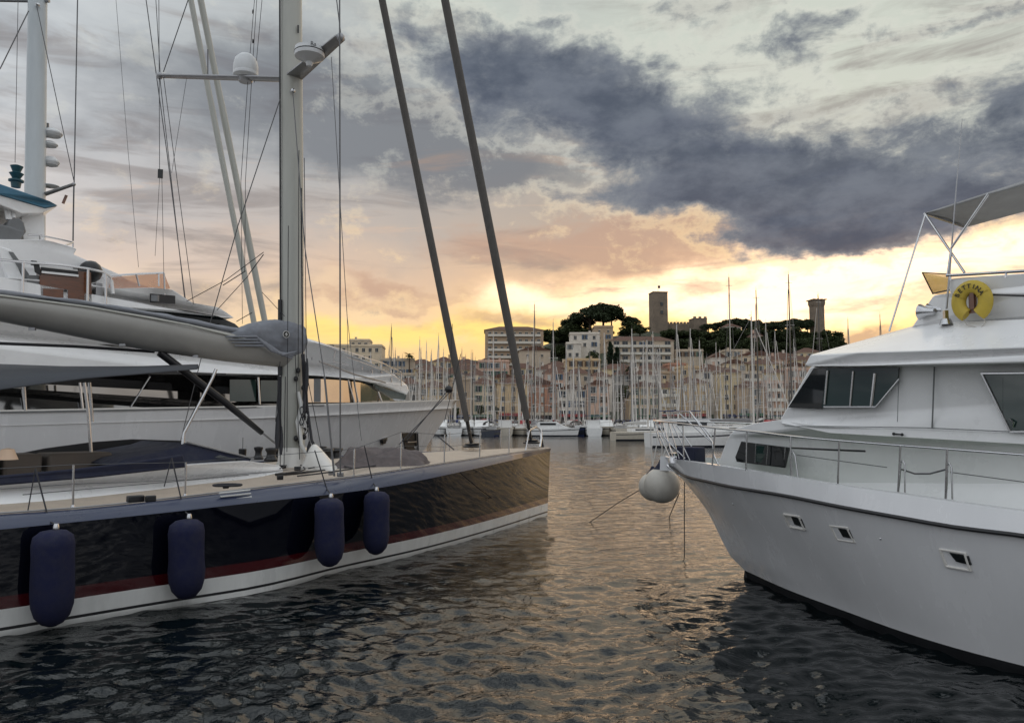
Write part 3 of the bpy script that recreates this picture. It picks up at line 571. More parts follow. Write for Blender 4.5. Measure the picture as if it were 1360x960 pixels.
# mound of taupe tarp on the foredeck and white staysail bag by the mast
m = MB(); rows = []
for k, (u, vt, vb) in enumerate(((445, 592, 612), (462, 594, 614), (480, 592, 612), (500, 596, 611), (520, 595, 609), (540, 598, 607), (560, 600, 605), (572, 602, 603))):
    a = atD(u, vb, 17.6 + k * .12); b = atD(u, vt, 18.6 + k * .12); r = []
    for j in range(11):
        w = j / 10; z = a[2] * (1 - w) + (a[2] + .02) * w; q = a * (1 - w) + b * w; q[2] = 1.93 + (0 if k in (0, 7) else 1) * (b[2] - 1.9) * math.sin(math.pi * min(w, .999)) * (1 + .2 * math.sin(k * 2.1 + j * 1.3) + .1 * math.sin(k * 5 + j * 3.1)); q[0] += .08 * math.sin(k + j * 1.7); r.append(q)
    rows.append(r)
MT['tarp'] = mat('taupe_deck_tarp', (.12, .10, .098), .85, var=.3, vscale=5., bump=1., bscale=4.)
m.grid(rows); tp_ = m.build('deck_tarp', 'tarp', sy, ang=80); crumple(tp_, 3, .16)
m = MB(); rows = []
for k, (u, r) in enumerate(((405, .1), (414, .42), (424, .38), (434, .28), (442, .18), (448, .06))):
    c = atD(u, 604, 17.9 - k * .05); c[2] = 1.9; rows.append([c + np.array([0, .35 * math.cos(a), max(0, math.sin(a)) * r * (1.9 - .22 * k)]) for a in np.linspace(0, math.pi, 9)])
m.grid(rows); tp_ = m.build('staysail_bag', 'gel2', sy, ang=80); tp_.modifiers.new('sub', 'SUBSURF').render_levels = 2

# fenders hanging off the navy hull
def fender(u, vt, vb, wpx, label, mline):
    s_, p_ = S.sp(atZ(u, 0.5 * (vt + vb), .9)); pp = 3.95 if u < 300 else (3.8 if u < 460 else 3.55)
    a = S.pick(u, vb, pp + .08); b = S.pick(u, vt, pp + .02); d = a[1]; r = wpx / 2 * d / F * 1.02; hh = b[2] - a[2]
    tilt_ = {69: (.02, -.015), 248: (-.02, .025), 438: (.015, .03), 499: (-.01, -.02)}[u]
    t = thing('fender', label, 'fender', tuple(a), 0, 'navy cylinder fenders hanging along the dark hull')
    prof = [(r * .2, 0), (r * .5, r * .14), (r * .8, r * .5), (r * .95, r * 1.0), (r, r * 1.6), (r * (.97 + tilt_[0]), hh * .5), (r * .96, hh * .72), (r * .98, hh - r * .7), (r * .9, hh - r * .3), (r * .6, hh - r * .06), (r * .25, hh)]
    m = MB(); m.lathe((0, 0, 0), prof, 28); bd_o = m.build('body', 'fender', t, local=True, ang=60); bd_o.rotation_euler = (tilt_[0], tilt_[1], u)
    m = MB(); m.lathe((0, 0, hh), [(.045, 0), (.05, .03), (.03, .09)], 10); m.build('eye', 'chrome', t, local=True)
    m = MB(); top = S.pick(mline[0], mline[1], 3.1); e = np.array(a) + np.array([0, 0, hh + .06]); m.tube([e, S.pick(u - 4, vt - 12, pp - .35), top], .012, 6)
    if len(mline) > 2: m.tube([top, S.pick(mline[2], mline[3], 3.2)], .01, 6)
    m.build('rope', 'rope', t)
fender(69, 703, 831, 51, 'leftmost and lowest navy fender, nearest the left edge of the picture', (47, 622, 37, 678))
fender(248, 689, 795, 45, 'navy fender second from the left, below the white gunwale vents', (228, 608, 218, 646))
fender(438, 661, 752, 38, 'navy fender directly below the mast shrouds, touching the one to its right', (418, 598))
fender(499, 652, 736, 34, 'smallest navy fender, nearest the bow of the dark hull', (484, 592))

# ================================================================== the white motor superyacht beyond it
tip = atD(607, 532, 34.7); Y = Frame(tip[:2], (-.72, -.69))
my = thing('motor_yacht', 'long white superyacht moored behind the navy sailing yacht, sunset glowing in its windows', 'motor yacht', (*Y.w(15, 0, 0)[:2], 0))
T2 = np.linspace(0, 1, 50) ** 1.1
sheer = hullcurve(Y, [Y.pick(607, 532, 0), Y.pick(590, 532, .75), Y.pick(560, 533.3, 1.8), Y.pick(500, 535.5, 3.0), Y.pick(430, 538, 3.6), Y.pick(300, 541.5, 3.8), Y.pick(150, 544, 3.8), Y.pick(0, 547, 3.8)], T2, last=[(30, 3.8, 3.0), (36, 3.6, 3.0)])
stem = [Y.pick(607, 532, 0), Y.pick(590, 558, 0), Y.pick(574, 582, 0), Y.pick(561, 602, 0)]
knk = hullcurve(Y, [Y.pick(563, 598, .02), Y.pick(540, 600, .8), Y.pick(500, 600, 1.9), Y.pick(430, 603, 2.9), Y.pick(300, 612, 3.5), Y.pick(0, 640, 3.7)], T2, last=[(30, 3.7, .9), (36, 3.5, .9)])
wly = hullcurve(Y, [Y.w(4.1, 0, 0), Y.w(6, .7, 0), Y.w(9, 2., 0), Y.w(13, 3., 0), Y.w(18, 3.4, 0), Y.w(36, 3.3, 0)], T2)
kly = [q + np.array([0, 0, -.8]) for q in wly]
rows = [kly, wly] + [between(Y, wly, knk, k, 2) for k in (1, 2)] + [between(Y, knk, sheer, k, 4) for k in (1, 2, 3, 4)]
h = MB(); both(Y, h, rows, [1] + [0] * (len(rows) - 2)); e = [r[-1] for r in rows]; h.add(e + [Y.mir(q) for q in e][::-1], [tuple(range(2 * len(e)))], 0)
hy = h.build('hull', ['hullw', 'blackfoul'], my, ang=50)
c = MB(); both(Y, c, [sheer, [q + np.array([0, 0, .05]) for q in sheer], [q + np.array([0, 0, .05]) - np.array([*Y.n * .08, 0]) for q in sheer]], [0, 0]); c.build('rail_cap', 'gel2', my)
c = MB(); rr = []
for k in range(7):
    w = 1 - k / 3; rr.append([Y.w(Y.sp(q)[0], Y.sp(q)[1] * w, q[2] - .35) for q in sheer])
c.grid(rr); c.build('foredeck', 'gel2', my)
sl = MB(); Y.slab(sl, [(0, 546.5, 3.79), (300, 541, 3.79), (430, 537.5, 3.6), (430, 539, 3.6), (300, 543, 3.79), (0, 548.5, 3.79)], .04); sl.build('hull_trim', 'grey', my)
# anchor pocket, hawse and its gear
for (pts, nm, mt_) in ((((533, 575), (552, 574), (553, 598), (538, 599)), 'anchor_pocket', 'black'), (((503, 582), (514, 580), (513, 590), (505, 591)), 'hawse_pipe', 'chrome'), (((506, 583.5), (512, 582), (511, 589), (507, 589.5)), 'hawse_hole', 'black')):
    m = MB(); PP = []
    for (u, v) in pts:
        best = None
        for p in np.linspace(.1, 3.7, 60):   # walk out until the ray meets the hull skin
            q = Y.pick(u, v, p); s_ = Y.sp(q)[0]; z = q[2]
            ks = [Y.sp(a)[0] for a in knk]; ss = [Y.sp(a)[0] for a in sheer]; i1 = int(np.argmin(np.abs(np.array(ks) - s_))); i2 = int(np.argmin(np.abs(np.array(ss) - s_)))
            pk_, ps_ = Y.sp(knk[i1])[1], Y.sp(sheer[i2])[1]; zk, zs_ = knk[i1][2], sheer[i2][2]; f_ = (z - zk) / (zs_ - zk); hp = pk_ + (ps_ - pk_) * np.clip(f_, -.4, 1)
            d = abs(hp - p)
            if best is None or d < best[0]: best = (d, q)
        PP.append(best[1])
    o3 = np.array([*Y.n, 0]) * (.06 if nm != 'hawse_hole' else .09); m.add([q + o3 for q in PP] + [q - o3 for q in PP], [(0, 1, 2, 3), (7, 6, 5, 4), (0, 4, 5, 1), (1, 5, 6, 2), (2, 6, 7, 3), (3, 7, 4, 0)]); pk_o = m.build(nm, mt_, my, bevel=.015)
    if nm == 'anchor_pocket':
        m = MB(); a, b, c_, d_ = PP; m.tube([a * .5 + d_ * .5 + (b - a) * .15 + o3 * 2, c_ * .5 + b * .5 - (b - a) * .1 + o3 * 2], .03, 6); m.tube([b + o3 * 2, c_ + o3 * 2], .04, 6); m.build('anchor', 'alu', pk_o)
# main deckhouse: white plinth, long glass band, curved windscreen
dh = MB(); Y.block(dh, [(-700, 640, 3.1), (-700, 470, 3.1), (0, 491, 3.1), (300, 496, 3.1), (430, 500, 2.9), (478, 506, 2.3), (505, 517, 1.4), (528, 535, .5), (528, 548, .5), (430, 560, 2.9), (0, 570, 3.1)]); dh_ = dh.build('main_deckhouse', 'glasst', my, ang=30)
MT['glass_sunset'] = mat('sunset_reflection_glass', (.62, .55, .47), .06, 1., var=.06, vscale=1.5, bump=.03, bscale=1.)  # warm metal tint stands in for sunset reflected in the front panes
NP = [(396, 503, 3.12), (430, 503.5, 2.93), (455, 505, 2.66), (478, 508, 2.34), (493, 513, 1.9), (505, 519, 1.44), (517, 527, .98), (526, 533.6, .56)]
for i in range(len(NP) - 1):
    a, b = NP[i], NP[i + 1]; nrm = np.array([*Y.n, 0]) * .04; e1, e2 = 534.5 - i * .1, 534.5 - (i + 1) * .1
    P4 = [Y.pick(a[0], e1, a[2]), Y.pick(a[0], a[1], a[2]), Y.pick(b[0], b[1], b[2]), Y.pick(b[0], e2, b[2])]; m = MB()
    m.add([q + nrm for q in P4] + [q - nrm for q in P4], [(0, 1, 2, 3), (7, 6, 5, 4), (0, 4, 5, 1), (1, 5, 6, 2), (2, 6, 7, 3), (3, 7, 4, 0)]); m.build('windscreen_pane', 'glass_sunset', dh_, smooth=False)
pil = [(32, 35), (109, 112), (116, 119)]
for (a, b, c_, d_) in ((30, 517, 34, 544), (106, 508, 110, 544), (118, 508, 121, 545), (343, 501, 345, 537), (462, 504, 471, 535), (470, 505, 476, 535), (500, 514, 507, 533)):
    m = MB(); p1 = 3.12 if a < 430 else (2.6 if a < 480 else 1.6); m.tube([Y.pick(a, b, p1), Y.pick(c_, d_, p1)], .035, 6); m.build('window_post', 'chrome', dh_)
m = MB(); m.tube([Y.pick(32, 544, 3.13), Y.pick(108, 544.5, 3.13)], .025, 6); m.build('window_sill_rail', 'chrome', dh_)
m = MB(); m.tube([Y.pick(370, 540, 3.14), Y.pick(372, 499, 3.14)], .02, 6); m.build('window_post', 'chrome', dh_)
for (u0, u1, v0, v1) in ((305, 340, 504, 533), (346, 372, 505, 533)):
    m = MB(); Y.slab(m, [(u0, v1, 3.104), (u0, v0, 3.104), (u1, v0, 3.104), (u1, v1, 3.104)], .01); m.build('saloon_window', 'glassg', dh_)
m = MB(); Y.slab(m, [(408, 503, 3.0), (425, 503, 3.0), (425, 534, 3.0), (408, 534, 3.0)], .05); m.build('bulkhead_panel', 'grey', dh_)
# brow / side of the upper deck
br = MB(); Y.block(br, [(-700, 462, 3.5), (-700, 375, 3.5), (0, 414, 3.5), (110, 424, 3.5), (200, 438, 3.5), (345, 448, 3.4), (408, 449, 3.2), (440, 460, 3.1), (490, 480, 2.5), (525, 497, 1.6), (541, 511, .9), (544, 519, .7), (541, 524, .8), (520, 516, 1.5), (490, 507, 2.4), (460, 502, 2.9), (420, 499, 3.2), (300, 497, 3.5), (0, 491, 3.5)])
br_ = br.build('upper_deck_side', 'gel', my, ang=25, bevel=.08)
m = MB(); Y.block(m, [(495, 508.5, 2.2), (520, 517, 1.3), (540, 525, .6), (538, 531, .55), (520, 529, 1.0), (500, 516, 1.9)]); m.build('brow_underside_glass', 'glassg', my)
m = MB(); Y.slab(m, [(0, 486, 3.5), (215, 490, 3.5), (240, 494, 3.5), (300, 496, 3.5), (300, 497.5, 3.5), (0, 492.5, 3.5)], .03); m.build('brow_black_strip', 'black', br_)  # thin black strip along the lower edge of the brow
m = MB(); m.tube([Y.pick(424, 480, 3.2), Y.pick(470, 497, 2.85), Y.pick(512, 508, 2.0)], .03, 6); m.build('brow_rail', 'alu', br_)
def yrail(top, posts, r=.02, name='deck_rail', par=None):
    m = MB(); tp = [Y.pick(*q) for q in top]; m.tube(tp, r, 6); o = m.build(name, 'chrome', par or my)
    for (u1, v1, u2, v2, p) in posts: m = MB(); m.tube([Y.pick(u1, v1, p), Y.pick(u2, v2, p)], r, 6); m.build('rail_post', 'chrome', o)
    return o
yrail([(404, 449, 2.9), (440, 460, 2.8), (480, 473, 2.5), (510, 483, 2.1), (530, 493, 1.6), (536, 500, 1.3)], [(u, 449 + (u - 404) * .34, u + 1, 459 + (u - 404) * .42, 2.9 - (u - 404) * .011) for u in range(415, 536, 13)], .026)
yrail([(404, 456, 2.9), (440, 467, 2.8), (480, 481, 2.5), (510, 492, 2.1), (534, 505, 1.5)], [], .014, 'lower_rail')
yrail([(416, 455, 2.2), (414, 478, 2.6)], [], .02, 'deck_grab_rail'); yrail([(445, 466, 2.9), (442, 480, 2.9), (462, 484, 2.9)], [], .02, 'deck_grab_rail')
for (u, v, w_) in ((434, 457, .5), (468, 471, .35), (521, 496, .35)):
    m = MB(); q = Y.pick(u, v + 3, 1.8 if u < 500 else 1.2); m.box(q - np.array([0, 0, .1]), (w_ * .9, w_ * .7, .32), .7); m.build('foredeck_locker', 'black', my, bevel=.04)
# upper deckhouse: glass band and white coaming above
ud = MB(); Y.block(ud, [(-600, 460, 2.6), (-600, 390, 2.6), (60, 402, 2.6), (135, 404, 2.6), (245, 412, 2.6), (290, 420, 2.1), (312, 430, 1.4), (330, 446, .9), (330, 452, .9), (200, 460, 2.6)]); ud_ = ud.build('upper_deckhouse', 'glass', my)
uw = MB(); Y.block(uw, [(-600, 392, 2.75), (-600, 345, 2.75), (0, 368, 2.75), (60, 372, 2.75), (112, 376, 2.7), (150, 383, 2.7), (205, 382, 2.7), (230, 385, 2.6), (256, 402, 2.3), (290, 408, 1.9), (300, 414, 1.6), (311, 422, 1.3), (290, 421, 2.0), (240, 413, 2.75), (135, 406, 2.75), (60, 404, 2.75)])
uw_ = uw.build('bridge_deck_side', 'gel', my, ang=25, bevel=.06)
m = MB(); Y.slab(m, [(199, 390, 2.68), (232, 393, 2.62), (232, 404, 2.62), (199, 402, 2.68)], .05); m.build('vent_grille', 'black', uw_)
m = MB(); q = Y.pick(206, 396, 2.82); m.box(q, (.2, .1, .18)); m.build('deck_light', 'grey', uw_)
bd = MB(); Y.block(bd, [(-400, 392, 2.2), (-400, 300, 2.2), (8, 318, 2.0), (56, 318, 2.0), (70, 321, 2.0), (94, 327, 1.9), (102, 331, 1.9), (98, 338, 1.9), (160, 365, 1.9), (170, 372, 1.9), (206, 384, 1.8), (206, 392, 1.8), (60, 400, 2.2)]); bd_ = bd.build('bridge_roof', 'gel', my, ang=25, bevel=.06)
m = MB(); Y.slab(m, [(0, 372, 2.3), (12, 374, 2.3), (16, 388, 2.3), (0, 386, 2.3)], .05); m.build('side_window', 'glass', bd_)
for pts in (((-6, 328), (12, 333), (34, 388), (14, 392)),):
    m = MB(); Y.slab(m, [(u, v, 2.25) for u, v in pts], .25); m.build('arch_leg', 'gel', bd_, bevel=.04)
m = MB(); Y.slab(m, [(9, 336, 2.3), (15, 337, 2.3), (36, 366, 2.3), (32, 374, 2.3)], .24); m.build('arch_leg_grey_panel', 'grey', bd_)  # slanting grey panel along the arch leg
yrail([(37, 312, 1.5), (55, 313, 1.5), (75, 317, 1.5), (97, 322, 1.4), (87, 326, 1.9)], [(53, 313, 54, 321, 1.5), (97, 322, 97, 330, 1.4)], .025, 'roof_rail')
ts = MB(); Y.block(ts, [(145, 384, 2.0), (150, 368, 2.0), (218, 363, 1.8), (226, 383, 1.8)]); ts.build('wind_deflector', 'tscreen', my)
yrail([(145, 369, 2.3), (146, 366, 2.3), (181, 364, 2.3), (218, 362.5, 2.3)], [(181, 365, 185, 380, 2.3), (211, 363, 211, 380, 2.3), (218, 363, 219, 395, 2.5)], .03, 'deflector_rail')
# deck rail and the wooden cabinet
yrail([(-200, 335, 2.9), (0, 345, 2.9), (40, 349, 2.9), (80, 352, 2.9), (117, 357, 2.9), (136, 361, 2.9), (147, 368, 2.8), (149, 390, 2.8)], [(31, 347, 30, 392, 2.9), (117, 357, 116, 412, 2.9), (140, 363, 141, 414, 2.9)], .035)
wc = MB(); Y.block(wc, [(52, 408, 2.55), (47, 362, 2.55), (52, 358, 2.55), (116, 366, 2.55), (118, 412, 2.55)]); wc = MB()
q = Y.pick(85, 385, 1.9); 
def panel(name, pts, p, th, m_, par=my, bevel=.01): mm = MB(); Y.slab(mm, [(u, v, p) for u, v in pts], th); return mm.build(name, m_, par, bevel=bevel)
cab = panel('deck_cabinet', ((50, 406), (48, 362), (52, 356), (116, 364), (118, 413)), 2.4, .35, 'wood')
panel('cabinet_rail_top', ((44, 350), (52, 352), (54, 366), (46, 362)), 2.78, .05, 'black', cab)
panel('towel_rail_bar', ((54, 352.5), (103, 358), (103, 360.5), (54, 355)), 2.8, .04, 'gel', cab); panel('towel_rail_bar', ((55, 360), (104, 365), (104, 368), (55, 363)), 2.8, .04, 'gel', cab)
panel('cabinet_back_panel', ((54, 355), (104, 360), (104, 366), (54, 361)), 2.77, .02, 'black', cab)
for (u0, v0, u1, v1) in ((57, 383, 84, 400), (90, 385, 112, 404)): panel('cabinet_door', ((u0, v0), (u1, v0 + 1.5), (u1, v1 + 1), (u0, v1)), 2.765, .025, 'wood', cab)
m = MB(); m.sph(Y.pick(87, 386, 2.79), .04, 8); m.build('cabinet_knob', 'black', cab)
panel('side_locker', ((33, 367), (48, 368), (50, 392), (33, 391)), 2.4, .3, 'grey'); panel('folded_chair', ((123, 377), (132, 378), (132, 411), (123, 410)), 2.4, .3, 'alu')
m = MB(); m.sph(Y.pick(120, 361, 2.2), .3, 14, sc=(1.1, 1, 1.1)); m.build('covered_grill', 'black', my)
m = MB(); m.tube([Y.pick(148, 372, 2.8), Y.pick(150, 390, 2.8)], .05, 8); m.build('life_light', 'gel', my)
for u in (43, 47, 99, 103): m = MB(); m.tube([Y.pick(u, 346 + (u - 40) * .12, 2.8), Y.pick(u, 352 + (u - 40) * .12, 2.8)], .04, 8); m.build('rail_lamp', 'black', my)
# radar arch
ar = MB(); Y.block(ar, [(-300, 262, 1.9), (-300, 225, 1.9), (0, 244, 1.8), (52, 262, 1.5), (66, 267, 1.3), (77, 273, 1.0), (60, 276, 1.3), (0, 258, 1.8)]); ar_ = ar.build('hardtop', 'bluep', my, bevel=.03)
ar = MB(); Y.block(ar, [(-300, 272, 1.75), (-300, 263, 1.75), (0, 259, 1.7), (60, 277, 1.25), (76, 274, .95), (56, 283, 1.2), (30, 284, 1.5), (0, 272, 1.7)]); ar.build('hardtop_underside', 'gel', ar_, bevel=.03)
for (a, b, c_, d_) in ((4, 258, 10, 292), (8, 258, 14, 292), (14, 259, 19, 290)): m = MB(); m.tube([Y.pick(a, b, 1.2), Y.pick(c_, d_, 1.4)], .05, 8); m.build('hardtop_post', 'gel', ar_)
panel('mast_fairing', ((22, 282), (52, 280), (54, 322), (26, 322)), .4, .5, 'gel')
pd = MB(); Y.block(pd, [(-60, 322, 1.8), (-20, 292, 1.8), (9, 300, 1.7), (12, 291, 1.7), (27, 290, 1.7), (32, 296, 1.7), (35, 308, 1.7), (22, 325, 1.7), (0, 323, 1.8)]); pd.build('speaker_pod', 'grey', my, bevel=.06)
nl = MB(); b = Y.pick(21, 249, 1.0); sc_l = b[1] / F; nl.lathe(b, [(.12, 0), (.14, 7 * sc_l), (.2, 8 * sc_l), (.2, 10 * sc_l), (.1, 12 * sc_l), (.17, 18 * sc_l), (.19, 19 * sc_l), (.1, 21 * sc_l), (.15, 27 * sc_l), (.17, 29 * sc_l), (.06, 31 * sc_l)], 16); nl.build('navigation_light', 'teal', my)

# ================================================================== the sailing superyacht hidden behind: only its spars show
R_ = Frame((0, 0), (-.72, -.69)); k0 = atD(345, 440, 42.)
R_ = Frame(k0[:2], (-.72, -.69)); rs_ = thing('sailing_yacht', 'tall sailing yacht behind the superyacht, pale mast with stacked radars and twin furled stays', 'sailing yacht', (*R_.w(8, 0, 0)[:2], 0))
TT = np.linspace(0, 1, 20); a1 = hullcurve(R_, [R_.w(0, .02, 2.0), R_.w(6, 2.2, 1.8), R_.w(14, 3.1, 1.7), R_.w(26, 2.8, 1.8)], TT); a0 = hullcurve(R_, [R_.w(.8, .02, -.4), R_.w(6, 1.8, -.4), R_.w(14, 2.8, -.4), R_.w(25, 2.4, -.4)], TT)
m = MB(); both(R_, m, [a0, a1], [0]); m.grid([a1, [R_.mir(q) for q in a1]]); e = [a0[-1], a1[-1]]; m.add(e + [R_.mir(q) for q in e][::-1], [(0, 1, 2, 3)]); m.build('hull', 'gel2', rs_, ang=50)
mz = R_.pick(46, 300, 0); mtp = R_.pick(50, 0, 0); dd = (mtp - mz) / (mtp[2] - mz[2]); mt2 = lambda z: mz + dd * (z - mz[2])
m = MB(); wr = 12.3 * mz[1] / F; m.tube([mt2(1.5), mt2(mz[2]), mt2(mtp[2]), mt2(40)], [(wr * 1.1, wr * .95), (wr * 1.05, wr * .95), (wr * .95, wr * .8), (wr * .5, wr * .4)], 20, flat=(*R_.a, 0)); ms = m.build('mast', 'mastg', rs_)
sp1 = R_.pick(51, 1.5, 0); m = MB(); m.tube([sp1 + np.array([-2.6, 0, .05]), sp1, sp1 + np.array([.5, 0, 0])], .09, 8); m.build('spreader', 'alu', ms)
sp2 = R_.pick(57, 259, 0); sp3 = R_.pick(98, 245, 1.6); m = MB(); m.tube([sp2, sp3], [(.06, .16), (.06, .1)], 8, flat=(0, 0, 1)); m.sph(sp3, .09, 8); m.build('spreader', 'alu', ms)
for (v, w_, h_) in ((177, 26, 12), (192, 20, 8), (215, 22, 13), (247, 22, 4)):
    b = R_.pick(57 + w_ / 2 - 1, v + h_ / 2, -.15); k = b[1] / F; m = MB(); r = w_ / 2 * k; hh = h_ * k
    m.lathe(b, [(r * .3, 0), (r * .8, hh * .15), (r, hh * .45), (r * .97, hh * .6), (r * .85, hh * .7), (r * .5, hh), (r * .1, hh * 1.05)], 18); o = m.build('radar_dome', 'radome', ms)
    m = MB(); m.box(b - np.array([r * .8, 0, -hh * .1]), (r * 1.6, .08, .07)); m.build('radar_bracket', 'grey', o)
m = MB(); m.box(R_.pick(63, 171, -.2), (.1, .1, .5), .3); m.build('masthead_camera', 'grey', ms)
for (u1, v1, u2, v2, w_) in ((253, -2, 338, 432, 7.4), (266, -2, 352, 428, 8.4)):
    b = R_.pick(u2, v2, 0 if w_ > 8 else .25); t = R_.pick(u1, v1, 0 if w_ > 8 else .25); d = (t - b) / (t[2] - b[2]); pts = [b + d * (z - b[2]) for z in np.linspace(2.0, 27, 24)]
    m = MB(); m.tube(pts, [w_ / 2 * b[1] / F * random.uniform(.93, 1.06) for _ in pts], 12); m.build('furled_headsail', 'mastc', rs_, ang=80)
for q in ((103, 0, 97, 320, .03), (98, 245, 97, 320, .035), (48, 5, 98, 240, .02), (38, 15, 0, 92, .025), (24, 0, 20, 216, .014), (276, 66, 276, 104, .03)):
    m = MB(); m.tube([R_.pick(q[0], q[1], .6), R_.pick(q[2], q[3], .6)], q[4], 6); m.build('shroud', 'wire', rs_)
m = MB(); m.box(R_.pick(86, 265, .8), (.12, .04, .42), .4, ry=.3); m.build('courtesy_flag', 'wood', rs_)
m = MB(); q = R_.pick(50, 7, .45); m.sph(q, .1, 8); m.build('mast_fitting', 'chrome', ms)

# ================================================================== the white cruiser on the right
st0 = atZ(989, 757, 0.13); Rb = Frame(st0[:2], (.6, -.8))
rb = thing('motor_cruiser', 'white motor cruiser on the right with flared bow, three portholes and a flybridge', 'motor boat', (*Rb.w(6, 0, 0)[:2], 0))
T3 = np.linspace(0, 1, 56) ** 1.12
wlr = hullcurve(Rb, [atZ(989, 757, .13), atZ(1047, 783, .13), atZ(1122, 811, .13), atZ(1197, 838, .13), atZ(1272, 861, .13), atZ(1360, 884, .13)], T3, last=[(8, 2.45, .13), (12, 2.4, .13), (15, 2.2, .13)])
rub = hullcurve(Rb, [Rb.pick(892, 619, .0), Rb.pick(909, 631, .62), Rb.pick(940, 639, 1.2), Rb.pick(972, 646, 1.62), Rb.pick(1047, 658.5, 2.22), Rb.pick(1122, 673.5, 2.5), Rb.pick(1197, 687, 2.62), Rb.pick(1272, 700, 2.68), Rb.pick(1360, 711, 2.7)], T3, last=[(8, 2.7, 1.62), (12, 2.62, 1.6), (15, 2.4, 1.6)])
shr = hullcurve(Rb, [Rb.pick(881, 606, 0), Rb.pick(900, 610.5, .55), Rb.pick(925, 614, 1.05), Rb.pick(950, 617.5, 1.42), Rb.pick(991, 624, 1.85), Rb.pick(1051, 634, 2.2), Rb.pick(1119, 645, 2.42), Rb.pick(1197, 656, 2.52), Rb.pick(1265, 666, 2.58), Rb.pick(1360, 679, 2.6)], T3, last=[(8, 2.6, 1.9), (12, 2.55, 1.86), (15, 2.3, 1.86)])
# stem profile, raked and slightly hollow
SPR = [(892, 619), (908, 638), (927, 661), (942, 682), (953, 705), (963, 726), (973, 743), (989, 757)]
stem_s = [Rb.sp(Rb.pick(u, v, 0)) for u, v in SPR]; stem_z = [Rb.pick(u, v, 0)[2] for u, v in SPR]; stem_sv = [a[0] for a in stem_s]
rows = []; NR = 9
for k in range(NR + 1):
    w = k / NR; row = []
    zb = stem_z[0] * w + stem_z[-1] * (1 - w); s0 = np.interp(zb, stem_z[::-1], stem_sv[::-1])
    lins = [Rb.sp(a)[0] * (1 - w) + Rb.sp(b)[0] * w for a, b in zip(wlr, rub)]; sh0 = s0 - lins[0]
    for i, (a, b) in enumerate(zip(wlr, rub)):
        sa, pa = Rb.sp(a); sb, pb = Rb.sp(b); fl = max(0, 1 - (sb + 2.3) / 6.)   # more flare forward
        e = w ** (1 + .9 * fl) if fl > 0 else w; p = pa * (1 - e) + pb * e; s = sa * (1 - w) + sb * w + sh0 * max(0, 1 - i / 14.)
        row.append(Rb.w(s, max(p, .0), a[2] * (1 - w) + b[2] * w))
    rows.append(row)
kb = [Rb.w(Rb.sp(q)[0] + .5, Rb.sp(q)[1] * .86, -.55) for q in wlr]; bt_ = [q - np.array([0, 0, .19]) - np.array([*Rb.n * .05, 0]) for q in rows[0]]
h = MB(); both(Rb, h, [kb, bt_] + rows, [1, 1] + [0] * NR); e = [kb[-1]] + [r[-1] for r in rows]; h.add(e + [Rb.mir(q) for q in e][::-1], [tuple(range(2 * len(e)))], 0)
hr = h.build('hull', ['hullw', 'blackfoul'], rb, ang=50)
def hullp(u, v):      # point on the near topside seen at pixel u, v
    best = None
    for p in np.linspace(.2, 2.75, 240):
        q = Rb.pick(u, v, p); s, _ = Rb.sp(q)
        for k in range(NR):
            ra, rb_ = rows[k], rows[k + 1]
            za = np.interp(s, [Rb.sp(x)[0] for x in ra[::5]], [x[2] for x in ra[::5]]); zb = np.interp(s, [Rb.sp(x)[0] for x in rb_[::5]], [x[2] for x in rb_[::5]])
            if za <= q[2] <= zb:
                pa = np.interp(s, [Rb.sp(x)[0] for x in ra[::5]], [Rb.sp(x)[1] for x in ra[::5]]); pb = np.interp(s, [Rb.sp(x)[0] for x in rb_[::5]], [Rb.sp(x)[1] for x in rb_[::5]])
                hp = pa + (pb - pa) * (q[2] - za) / (zb - za + 1e-9); d = abs(hp - p)
                if best is None or d < best[0]: best = (d, q)
    return best[1] if best else Rb.pick(u, v, 2.4)
nr_ = np.array([*Rb.n, 0])
m = MB(); both(Rb, m, [rub, between(Rb, rub, shr, 1, 3), between(Rb, rub, shr, 2, 3), shr, [q - nr_ * .10 + np.array([0, 0, .01]) for q in shr], [q - nr_ * .12 - np.array([0, 0, .30]) for q in shr]], [0] * 5); m.build('bulwark', 'hullw', rb, ang=45)
m = MB(); off = [q + nr_ * .035 for q in rub]; off[0] = rub[0].copy(); off[0][:2] -= Rb.a * .05
m.tube(off, .028, 8); m.tube([Rb.mir(q) for q in off], .028, 8); m.build('rub_rail', 'black', rb)
dkr = MB(); rr = []
for k in range(7):
    w = 1 - k / 3; rr.append([Rb.w(Rb.sp(q)[0], (Rb.sp(q)[1] - .1) * w, q[2] - .16 + .05 * (1 - w * w)) for q in shr])
dkr.grid(rr); dkr.build('side_deck', 'green', rb)
